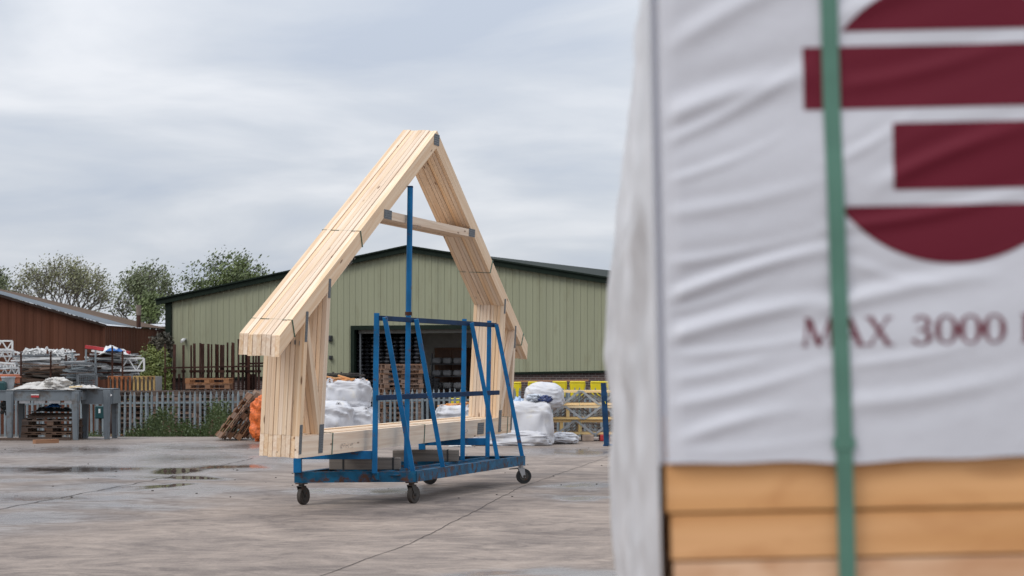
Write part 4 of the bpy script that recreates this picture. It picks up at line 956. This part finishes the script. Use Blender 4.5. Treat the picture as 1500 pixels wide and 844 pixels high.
# castors
def castor(p, rz, m_t, face):
    t = empty('castor', rel(p,ct), rz); t.parent = ct
    mb = MB(); mb.box((0,0,.245), (.11,.10,.012)); mb.tube((0,0,.215), (0,0,.24), .035, .035, 10)
    for s_ in (-1,1): mb.hexa([(-.045,s_*.034-.004,.215),(.045,s_*.034-.004,.215),(.045,s_*.034+.004,.215),(-.045,s_*.034+.004,.215),(.015,s_*.034-.004,.085),(.06,s_*.034-.004,.085),(.06,s_*.034+.004,.085),(.015,s_*.034+.004,.085)])
    mb.box((0,0,.215), (.09,.076,.01)); mb.obj('fork', face, t)
    w_ = MB(); n = 28
    prof = [(.100,-.012),(.103,0),(.100,.012)]
    w_.tube((.04,-.025,.103), (.04,.025,.103), .103, .103, n); w_.obj('wheel', m_t, t, bevel=.006)
    h_ = MB(); h_.tube((.04,-.032,.103), (.04,.032,.103), .06, .06, 18); h_.tube((.04,-.045,.103), (.04,.045,.103), .018, .018, 8); h_.obj('hub', M_DSTEEL, t); return t
castor(Vector((-2.43, 22.98, 0)), math.radians(62), M_RUBBER, M_DSTEEL)
castor(Vector((-1.17, 23.2, 0)), math.radians(58), M_RUBBER, M_DSTEEL)
castor(Vector((-1.15, 26.9, 0)), math.radians(15), M_RUBBERB, M_DSTEEL)
cd = castor(Vector((.12, 27.05, 0)), math.radians(12), M_RUBBERB, M_STEEL)
barobj('brake_pedal', Vector((-.16,0,.2)), Vector((-.04,0,.21)), .03, .012, M_DSTEEL, cd)
# ballast sleepers on the trolley
def sleeper(px0, px1, py0, py1, Y_, label, straps):
    a = PT(px0, (py0+py1)/2, Y_); b = PT(px1, (py0+py1)/2, Y_); h_ = (py1-py0)/F*Y_
    zc_ = .373+h_/2; a.z = b.z = zc_; o = empty('timber_sleeper', (a+b)/2-Vector((0,0,h_/2)), 0, label, 'sleeper', 'weathered sleepers on the trolley')
    l = (b-a).length; barobj('baulk', (-l/2,.1,h_/2), (l/2,.1,h_/2), .2, h_, M_SLEEPER, o, bevel=.008)
    for s_ in straps: 
        mb = MB(); mb.box((s_*l-l/2, .1, h_/2), (.022,.206,h_+.006)); mb.obj('strap', M_BLKSTRAP, o)
sleeper(482, 586, 672, 689, 23.6, 'grey weathered timber sleeper at the near end of the trolley floor', (.2,.9))
sleeper(575, 672, 660, 676.5, 25.6, 'grey weathered timber sleeper at the far end of the trolley floor', (.83,))

# ================================================================== trusses
KF = .1215; K = F/KF; PHI = .052; ZB = .625
dd_ = Vector((825, F, 0)).normalized(); pv = Vector((-dd_.y, dd_.x, 0))
Y437 = K/(1575-437); P0 = Vector((X(437, Y437), Y437, ZB))
vup = Vector((0,0,1))*math.cos(PHI)-pv*math.sin(PHI); pl = pv*math.cos(PHI)+Vector((0,0,1))*math.sin(PHI)
S_ = 1.0255   # the fit below was made at a slightly nearer distance
TMX = Matrix((dd_, pl, vup)).transposed().to_4x4(); TMX.translation = P0
NP = 9; TH = .0500
SP = 8.08*S_; CH = .228*S_; SLp = .55; RD = .215*S_
eL, eT, apx = -.65*S_, 1.262*S_, 3.84*S_
def top(u): 
    c = SP/2; return apx-(apx-eT)/(c-eL)*abs(u-c)
def low(u): return top(u)-RD
c0 = SP/2; eR = SP-eL
NAMES = ('front truss of the bundle, against the blue posts, its nail plates in full view','second truss behind the plated front truss','third truss behind the plated front truss','fourth truss from the blue posts','middle truss of the nine in the bundle','fourth truss from the open left side','third truss from the open left side','second truss from the open left side','outermost left truss of the bundle, whose broad face is turned away from the blue posts')
def plate(parent, u0, u1, v0, v1, yf):
    mb = MB(); mb.box(((u0+u1)/2, yf-.0015, (v0+v1)/2), (u1-u0, .003, v1-v0))
    nx_, nz_ = max(1, int((u1-u0)/.02)), max(1, int((v1-v0)/.025))
    for i in range(nx_):
        for j in range(nz_): mb.box((u0+(i+.5)*(u1-u0)/nx_, yf-.0035, v0+(j+.5)*(v1-v0)/nz_), (.006,.002,.014))
    return mb.obj('nail_plate', M_GALV, parent)
cz0, cz1 = 2.64*S_, 2.735*S_
def u_at_low(v):  # left side u where rafter underside is at height v
    return c0-(apx-RD-v)/((apx-eT)/(c0-eL))
s1a, s1b = 0.0, .10*S_; s2a, s2b = .595*S_, .70*S_
def build_truss(idx):
    t = bpy.data.objects.new('timber_truss', None); COL.objects.link(t)
    dv = 0 if idx == 0 else rnd.uniform(-.006, .006); du = 0 if idx == 0 else rnd.uniform(-.012, .012)
    t.matrix_world = TMX @ Matrix.Translation((du, idx*TH, dv))
    tag(t, NAMES[idx], 'roof truss', 'stack of identical timber trusses')
    y0, y1 = .0022, TH-.0022
    def jy(): 
        return (0, 0) 
    def mem(nm, poly, ax): 
        return member(nm, poly, y0, y1, ax, M_PINE, t)
    g_ = .0015
    mem('rafter', [(eL, low(eL)), (eL, top(eL)), (c0-g_, apx), (c0-g_, apx-RD)], ((eL, low(eL)), (c0, apx-RD)))
    mem('rafter', [(c0+g_, apx-RD), (c0+g_, apx), (eR, top(eR)), (eR, low(eR))], ((c0, apx-RD), (eR, low(eR))))
    mem('bottom_chord', [(0, 0), (0, CH), (6.54*S_-g_, CH), (6.54*S_-g_, 0)], ((0, 0), (6.5, 0)))
    mem('bottom_chord', [(6.54*S_+g_, 0), (6.54*S_+g_, CH), (SP, CH), (SP, 0)], ((6.5, 0), (SP, 0)))
    ua, ub = u_at_low(cz0), u_at_low(cz1)
    mem('collar_tie', [(ua+g_, cz0), (ub+g_, cz1), (SP-ub-g_, cz1), (SP-ua-g_, cz0)], ((ua, cz0), (SP-ua, cz0)))
    for m_ in (0, 1):
        fx = (lambda u: u) if m_ == 0 else (lambda u: SP-u)
        def P(l): 
            q = [(fx(u), v) for u, v in l]; return q if m_ == 0 else q[::-1]
        for a, b in ((s1a, s1b), (s2a, s2b)):
            ju = 0 if idx == 0 else rnd.uniform(-.008, .008); a += ju; b += ju
            mem('stud', P([(a, CH+g_), (a, low(a)-g_), (b, low(b)-g_), (b, CH+g_)]), ((fx(a), CH), (fx(a), low(a))))
        bw = .10
        mem('brace', P([(s1b+g_, low(s1b)-.02-bw*2.2), (s1b+g_, low(s1b)-.02), (s2a-g_, CH+bw*2.2), (s2a-g_, CH+g_), (s2a-.045, CH+g_)]), ((fx(s1b), low(s1b)), (fx(s2a), CH)))
    if idx == 0:
        pw = .075
        for m_ in (0, 1):
            fx = (lambda u: u) if m_ == 0 else (lambda u: SP-u)
            for (u0, u1, v0, v1) in ((.02,.085,1.205*S_,1.52*S_), (.0,.075,.04,.345*S_), (.64,.705,1.68*S_,1.885*S_), (.575,.70,.03,.335*S_)):
                a, b = sorted((fx(u0), fx(u1))); plate(t, a, b, v0, v1, 0)
            a, b = sorted((fx(u_at_low(cz1)-.17), fx(u_at_low(cz1)+.10))); plate(t, a, b, cz0-.0, cz1+.01, 0)
        plate(t, c0-.11, c0+.10, apx-.185, apx-.045, 0)
        plate(t, 6.54*S_-.15, 6.54*S_+.15, .03, .19, 0)
    else:
        for m_ in (0, 1):
            fx = (lambda u: u) if m_ == 0 else (lambda u: SP-u)
            for (u0, u1, v0, v1) in ((-.012,.085,1.17*S_,1.215*S_), (.585,.70,.20,.335*S_)):
                a, b = sorted((fx(u0), fx(u1))); mb = MB(); mb.box(((a+b)/2, .0005, (v0+v1)/2), (b-a, .0035, v1-v0)); mb.obj('nail_plate', M_GALV, t)
for i in range(NP): build_truss(i)
# tape / straps round the bundle
def bundle_strap(label, u, horizontal):
    t = bpy.data.objects.new('thin_green_strap', None); COL.objects.link(t); t.matrix_world = TMX; tag(t, label, 'strap', 'straps round the truss bundle')
    W_ = NP*TH; e_ = .004; sw = .014
    if horizontal:      # round a rafter, square to its slope
        sg = 1 if u < c0 else -1; k_ = (apx-eT)/(c0-eL); a_ = math.atan(k_)
        a0 = Vector((u, -e_, top(u)+e_)); a1 = Vector((u, W_+e_, top(u)+e_)); du_ = sg*RD*math.cos(a_)*math.sin(a_)
        b0 = Vector((u+du_, -e_, top(u)-RD*math.cos(a_)**2-e_)); b1 = Vector((u+du_, W_+e_, b0.z))
    else:
        a0 = Vector((u, -e_, CH+e_)); a1 = Vector((u, W_+e_, CH+e_)); b0 = Vector((u, -e_, -e_)); b1 = Vector((u, W_+e_, -e_))
    mb = MB()
    for p, q in ((a0,a1),(a1,b1),(b1,b0),(b0,a0)): mb.bar(p, q, sw, .004 if abs((q-p).y) > .1 else sw*.4)
    mb.obj('strap_band', M_STRAPD, t)
bundle_strap('green strap round the left rafters close to the lower eaves end', -.36*S_, True)
bundle_strap('green strap round the left rafters halfway up their slope', 1.50*S_, True)
bundle_strap('green strap round the right rafters halfway down their slope', 6.70*S_, True)
bundle_strap('green strap round the right rafters at their lower tip', 8.45*S_, True)
bundle_strap('thin strap round the bottom chords beside the left studs', .96*S_, False)
bundle_strap('thin strap round the bottom chords in the middle between blue struts', 4.12*S_, False)
bundle_strap('thin strap round the bottom chords at the right end between studs', 7.85*S_, False)
# blurred ink stamps on the timber
def ink(u0, v0, dx, dz, lab, seed, n=4):
    r = random.Random(seed); mb = MB(); sl_ = (apx-eT)/(c0-eL)
    for i in range(n*6):
        a = r.random(); b = r.random(); uu = u0+a*dx; vv = v0+(sl_*a*dx if dz < 0 else 0)+b*abs(dz)
        mb.box((uu, -.0006, vv), (r.uniform(.008,.02), .001, r.uniform(.003,.006)))
    o = mb.obj('ink_stamp', mat('faint_ink', (.30,.26,.25), .8) if 'faint_ink' not in MATS else MATS['faint_ink'], parent=None); o.matrix_world = TMX; return o
front = [o for o in COL.objects if o.name.startswith('timber_truss') and o.get('label') == NAMES[0]][0]
for args in ((1.25,.05,.45,.06,'a',1,8), (1.1*S_, 2.02, .3,-.06,'b',2,6), (3.3,2.665,.4,.05,'c',3,8), (5.9,.06,.2,.05,'d',4,5)):
    o = ink(*args); o.parent = front; o.matrix_parent_inverse = Matrix(); o.matrix_local = Matrix()

# ================================================================== wrapped timber pack in the foreground
PX0, PY0 = X(975, 2.1), 2.1
pk = empty('wrapped_timber_pack', (PX0, PY0, 0), 0, 'pack of sawn timber in white printed film with a green strap, blurred in the foreground', 'timber pack')
ROLL = -.021
pk.matrix_world = Matrix.Translation((PX0, PY0, 1.5)) @ Matrix.Rotation(ROLL, 4, 'Y') @ Matrix.Translation((0,0,-1.5))
ppx = F/2.1
def disp(x, z):
    """creases in the film: local x from the pack corner, z height; towards the camera is negative"""
    a = .30; u = x*math.cos(a)+z*math.sin(a); v = -x*math.sin(a)+z*math.cos(a)
    w1 = fbm(u*1.1, v*6.5, 2.2, 2); w3 = fbm(u*2.5, v*22, 8, 2)
    ed = min(1, max(0, x/.02)); c = 0
    for (x0, z0, ca, sa, ln, am, wd) in CREASES:
        dx, dz = x-x0, z-z0; l = dx*ca+dz*sa; q = -dx*sa+dz*ca+.10*(l/ln-.5)**2*ln*(1 if am > .003 else -1)
        if l < -.03 or l > ln+.05 or abs(q) > wd*5: continue
        e_ = min(1, (l+.03)/.05)*min(1, (ln+.05-l)/(ln*.45+.05)); k = q/wd
        c += am*e_*(math.exp(-k*k)-.55*math.exp(-((k-1.9)/1.3)**2)-.25*math.exp(-((k+2.2)/1.5)**2))
    return (-(.0036*w1+.0005*w3+.72*c)*min(1, .2+max(0, z-1.514)/.05)-.0045)*ed
# creases in the film: start and end measured in photo pixels, height (m), half width (m)
CREASES = []
for (xa, ya, xb, yb, am, wd) in ((980,432,1225,362,.0050,.0065),(975,492,1215,440,.0052,.0080),(1215,452,1420,412,.0040,.0080),(985,168,1190,112,.0050,.0110),(985,215,1175,120,.0028,.0060),
        (1000,642,1130,606,.0034,.0070),(985,600,1215,545,.0022,.0060),(1240,605,1500,566,.0030,.0090),(985,392,1210,352,.0020,.0050),(980,560,1100,538,.0016,.0050),
        (1000,60,1200,-40,.0035,.0100),(985,320,1200,280,.0020,.0070),(1240,345,1500,300,.0026,.0060),(1310,265,1500,195,.0036,.0080),(1245,140,1500,80,.0022,.0080),(1235,385,1330,420,.0014,.0050),
        (985,462,1100,430,.0018,.0035),(1240,545,1420,520,.0016,.0050),(985,270,1120,225,.0018,.0045),(1000,525,1210,500,.0016,.0045),(1250,20,1500,-60,.0035,.010),(1242,240,1310,205,.002,.005),(985,668,1200,655,.0014,.005)):
    ax, az = (xa-975)/ppx, H-(ya-HZ)/ppx; bx_, bz_ = (xb-975)/ppx, H-(yb-HZ)/ppx; l_ = math.hypot(bx_-ax, bz_-az)
    CREASES.append((ax, az, (bx_-ax)/l_, (bz_-az)/l_, l_, am, wd))
ZT = 2.36; ZF = 1.514; LEN = 2.4; DEP = 1.16
film = MB()
def ff(u, v):
    x = -.0065+(LEN+.0065)*(u**2.0); z = ZF+(ZT-ZF)*v
    hem = .0015*math.sin(x*23)+.0012*math.sin(x*51+1)
    return (x, disp(x, z)+.008*math.exp(-((x+.0005)/.0034)**2), z+(hem if v == 0 else 0))
film.grid(420, 260, ff); fo = film.obj('front_film', M_FILM, pk, smooth=True)
# end sheet: from the front corner back to the far corner, loose at the bottom
edge = [(-40,976),(0,966),(100,941),(200,920),(300,906),(400,897),(470,893),(520,891),(570,893),(620,896),(700,897),(780,899),(844,903),(950,908),(1250,905),(1700,925)]
def ex(py):
    for (a, xa), (b, xb) in zip(edge, edge[1:]):
        if py <= b: return xa+(xb-xa)*max(0,(py-a))/(b-a)
    return edge[-1][1]
def fe(u, v):
    z = ZT-(ZT-.25)*v; y = DEP*u; Yw = PY0+y
    py = HZ-(z-H)*F/3.2; xb = X(ex(py)+9, 3.22)-PX0
    x = xb*u**.8 if u > .0 else 0
    amp = min(1, u*5)*min(1, 1)
    nn = .021*fbm(y*4+z*.8, z*4.5, 4, 4)+.017*(1-2*abs(noise.noise(Vector((y*5+z*2.5, z*5, 2)))))
    groove = .016*math.exp(-((u-.035)/.022)**2)
    return (x-nn*amp*.8*(1-.55*u)-.0068+.021*(z-1.5)*u, y-.002, z)
es = MB(); es.grid(110, 260, fe); es.obj('end_film', M_FILM2, pk, smooth=True)
cr = MB()
cr.box((LEN/2, DEP/2, ZT+.002), (LEN, DEP, .006)); cr.box((LEN, DEP/2, (ZT+.3)/2), (.006, DEP, ZT-.32)); cr.box((LEN/2+.04, DEP, (ZT+.3)/2), (LEN-.08, .006, ZT-.32))
cr.obj('rear_film', M_FILM, pk)
# boards: three courses show under the hem, further ones continue to the ground
zc_ = 1.516+.0503
for k in range(9):
    hgt = .0540 if k == 1 else .0498; x0_ = (.001, .000, .005, .007)[k] if k < 4 else .005
    cpt = zc_-hgt/2
    o = barobj('board', (x0_+.0, .055, cpt), (LEN-.01, .055, cpt), .1, hgt-.0022, M_PINE2, pk, bevel=.0008); zc_ -= hgt+.0005
inn = MB(); z_ = ZT-.03
zz_i = zc_
while zz_i > .18: inn.box((LEN/2+.005, .055, zz_i-.0235), (LEN-.02, .1, .0448)); zz_i -= .0478
inn.box((LEN/2+.03, .62, 1.25), (LEN-.08, .98, 2.1))
tag(inn.obj('inner_boards', M_PINE2, pk), kind='stuff')
for x in (.3, LEN-.3): barobj('bearer', (x, .05, .1), (x, DEP-.05, .1), .1, .16, M_PINE2, pk)
# green strap
def fc(px, py):
    X_ = (px-975)/ppx; z_ = (H-(py-HZ)/ppx)-1.5; c, s = math.cos(ROLL), math.sin(ROLL)
    # world = R * local ; R about Y: x' = c x + s z ; z' = -s x + c z
    return (c*X_-s*z_, s*X_+c*z_+1.5)
def strap_x(z):
    py = HZ-(z-H)*ppx; P_ = [(-400,1206),(0,1213),(150,1217),(330,1224),(500,1230),(650,1235),(844,1240),(3000,1240)]
    for (a, xa), (b, xb) in zip(P_, P_[1:]):
        if py <= b: return fc(xa+(xb-xa)*(py-a)/(b-a), py)[0]
    return fc(1240, 844)[0]
st = MB(); sx0 = (1211-975)/ppx; n = 240; ys_ = []; hw_ = .0090
for i in range(n+1):
    z = ZT+.004-(ZT-.2)*i/n; x = strap_x(z)
    y = 0 if False else min(disp(x+q, z+w_) for q in (-.011,-.005,0,.005,.011) for w_ in (-.012,0,.012))-.0012 if z > ZF+.012 else -.0045
    y = min(y, -.0035)
    ys_.append(y); y = sum(ys_[-9:])/len(ys_[-9:])-.001
    st.v += [Vector((x-hw_, y, z)), Vector((x+hw_, y, z))]
for i in range(n): st.f.append((2*i, 2*i+1, 2*i+3, 2*i+2))
so2 = st.obj('green_strap', M_STRAP, pk); md = so2.modifiers.new('thickness', 'SOLIDIFY'); md.thickness = .0009; md.offset = 0
zj = 1.62-(655-534)/ppx; mb = MB(); mb.box((strap_x(zj), -.0075, zj), (.0235, .003, .012)); mb.obj('strap_joint', M_STRAP, pk)
# print: helpers turn photo pixels (before the slight roll) into film coordinates
IR = Matrix.Rotation(-ROLL, 2)
def print_grid(name, nu, nv, fn, lift=.0007):
    mb = MB()
    def g_(u, v):
        x, z = fn(u, v); return (x, disp(x, z)-lift, z)
    mb.grid(nu, nv, g_); mb.f = [f[::-1] for f in mb.f]; return mb.obj(name, M_MAROON, pk, smooth=True)
c_x, c_z = fc(1395, 177); RR = 209/ppx
def loc(px, py): return fc(px, py)
k0 = fc(1175, 70); k1 = fc(1175, 162); zt1 = k0[1]; zb1 = k1[1]
xr = c_x+(c_x-k0[0])
print_grid('printed_bar', 160, 34, lambda u, v: (k0[0]+(xr-k0[0])*u, zb1+(zt1-zb1)*v))
m0 = fc(1306, 181); m1 = fc(1306, 279)
print_grid('printed_bar', 150, 34, lambda u, v: (m0[0]+(xr+.03-m0[0])*u, m1[1]+(m0[1]-m1[1])*v))
def seg(zflat, sign):
    def fn(u, v):
        z_lim = RR if sign > 0 else -RR
        dz0 = zflat-c_z; hw0 = math.sqrt(max(0, RR*RR-dz0*dz0))
        a = -1+2*u; x = a*hw0; zc2 = sign*math.sqrt(max(0, RR*RR-x*x)); return (c_x+x, c_z+dz0+(zc2-dz0)*v)
    return fn
zf1 = fc(1235, 47)[1]; zf2 = fc(1243, 303)[1]
print_grid('printed_dome', 120, 30, seg(zf1, 1)); print_grid('printed_bowl', 120, 30, seg(zf2, -1))
# lettering "MAX 3000 K": serif capitals drawn as thick and thin strokes
def letter(ch, px, base, hpx):
    u_ = hpx/10.0; mb = MB()
    def stroke(pts, w0, name=None):
        for (a, b) in zip(pts, pts[1:]):
            L_ = math.hypot(b[0]-a[0], b[1]-a[1]); n_ = max(1, int(L_*2)); 
            if L_ == 0: continue
            for i in range(n_):
                p = (a[0]+(b[0]-a[0])*i/n_, a[1]+(b[1]-a[1])*i/n_); q = (a[0]+(b[0]-a[0])*(i+1)/n_, a[1]+(b[1]-a[1])*(i+1)/n_)
                if abs(b[1]-a[1]) >= abs(b[0]-a[0])*.3: nx_, nz_ = w0/2, 0
                else: nx_, nz_ = 0, w0/2
                pts4 = [(p[0]-nx_, p[1]-nz_), (p[0]+nx_, p[1]+nz_), (q[0]+nx_, q[1]+nz_), (q[0]-nx_, q[1]-nz_)]
                vs = []
                for (gx, gy) in pts4:
                    x, z = fc(px+gx*u_, base-gy*u_); vs.append((x, disp(x, z)-.0008, z))
                mb.add(vs, [(0,1,2,3)])
    T, t_ = 2.0, .8
    def oval(cx, cy, rx, ry, thick, thin, a0=0, a1=360):
        n_ = 28
        for i in range(n_):
            A0 = math.radians(a0+(a1-a0)*i/n_); A1 = math.radians(a0+(a1-a0)*(i+1)/n_); vs = []
            for A_, in_ in ((A0,0),(A1,0),(A1,1),(A0,1)):
                w_ = thin+(thick-thin)*abs(math.cos(A_)); gx = cx+(rx-(w_ if in_ else 0)*abs(math.cos(A_)))*math.cos(A_) if False else cx+(rx-w_*in_)*math.cos(A_); gy = cy+(ry-(thin if True else w_)*in_)*math.sin(A_)
                x, z = fc(px+gx*u_, base-gy*u_); vs.append((x, disp(x, z)-.0008, z))
            mb.add(vs, [(0,1,2,3)])
    if ch == 'M':
        stroke([(1,0),(2,10)], t_); stroke([(2.2,10),(6,.2)], T); stroke([(6,.2),(10,10)], t_); stroke([(10,10),(10.8,0)], T); stroke([(0,.3),(2.4,.3)], .6); stroke([(9,.3),(12.4,.3)], .6); stroke([(.8,9.7),(2.6,9.7)], .6); stroke([(9.6,9.7),(11.5,9.7)], .6)
    elif ch == 'A':
        stroke([(1,0),(5,10)], t_); stroke([(5,10),(9,0)], T); stroke([(2.6,3.4),(7.4,3.4)], .7); stroke([(0,.3),(2.6,.3)], .6); stroke([(7.2,.3),(10.6,.3)], .6)
    elif ch == 'X':
        stroke([(1.6,10),(8.4,0)], T); stroke([(8.2,10),(1.6,0)], t_); stroke([(0,.3),(3,.3)], .6); stroke([(6.8,.3),(10.2,.3)], .6); stroke([(0,9.7),(3.2,9.7)], .6); stroke([(6.8,9.7),(9.6,9.7)], .6)
    elif ch == '0': oval(4, 5, 4, 5.1, 1.9, .7)
    elif ch == '3':
        oval(3.2, 7.5, 3.1, 2.6, 1.7, .7, -80, 160); oval(3.1, 2.7, 3.7, 2.9, 1.9, .7, -160, 85); stroke([(2,5.1),(3.4,5.1)], .7)
    elif ch == 'K':
        stroke([(1.6,0),(1.6,10)], T); stroke([(2.4,4.4),(7.6,10)], t_); stroke([(3.8,5.8),(8.4,0)], T); stroke([(0,.3),(3.4,.3)], .6); stroke([(0,9.7),(3.4,9.7)], .6); stroke([(6.4,.3),(10,.3)], .6); stroke([(6,9.7),(9,9.7)], .6)
    mb.obj('printed_letter', M_MAROON, pk)
bs_ = lambda px: 508-(px-1172)*.021
for ch, px in (('M',1174),('A',1222),('X',1266),('3',1335),('0',1368),('0',1403),('0',1438),('K',1494)): letter(ch, px, bs_(px), 42)

# small stones and bits of debris on the concrete
r = random.Random(77); mb = MB()
for i in range(60):
    px, py = r.uniform(0, 890), r.uniform(652, 730); c = GP(px, py); k_ = r.uniform(.004,.013)
    mb.box((c.x, c.y, k_*.4), (k_*2, k_*1.6, k_), Matrix.Rotation(r.uniform(0,3),3,'Z'))
tag(mb.obj('loose_grit', mat('grit', (.07,.06,.055), .9, var=.4)), 'scattered dark grit and small stones on the wet concrete', 'grit', kind='stuff')
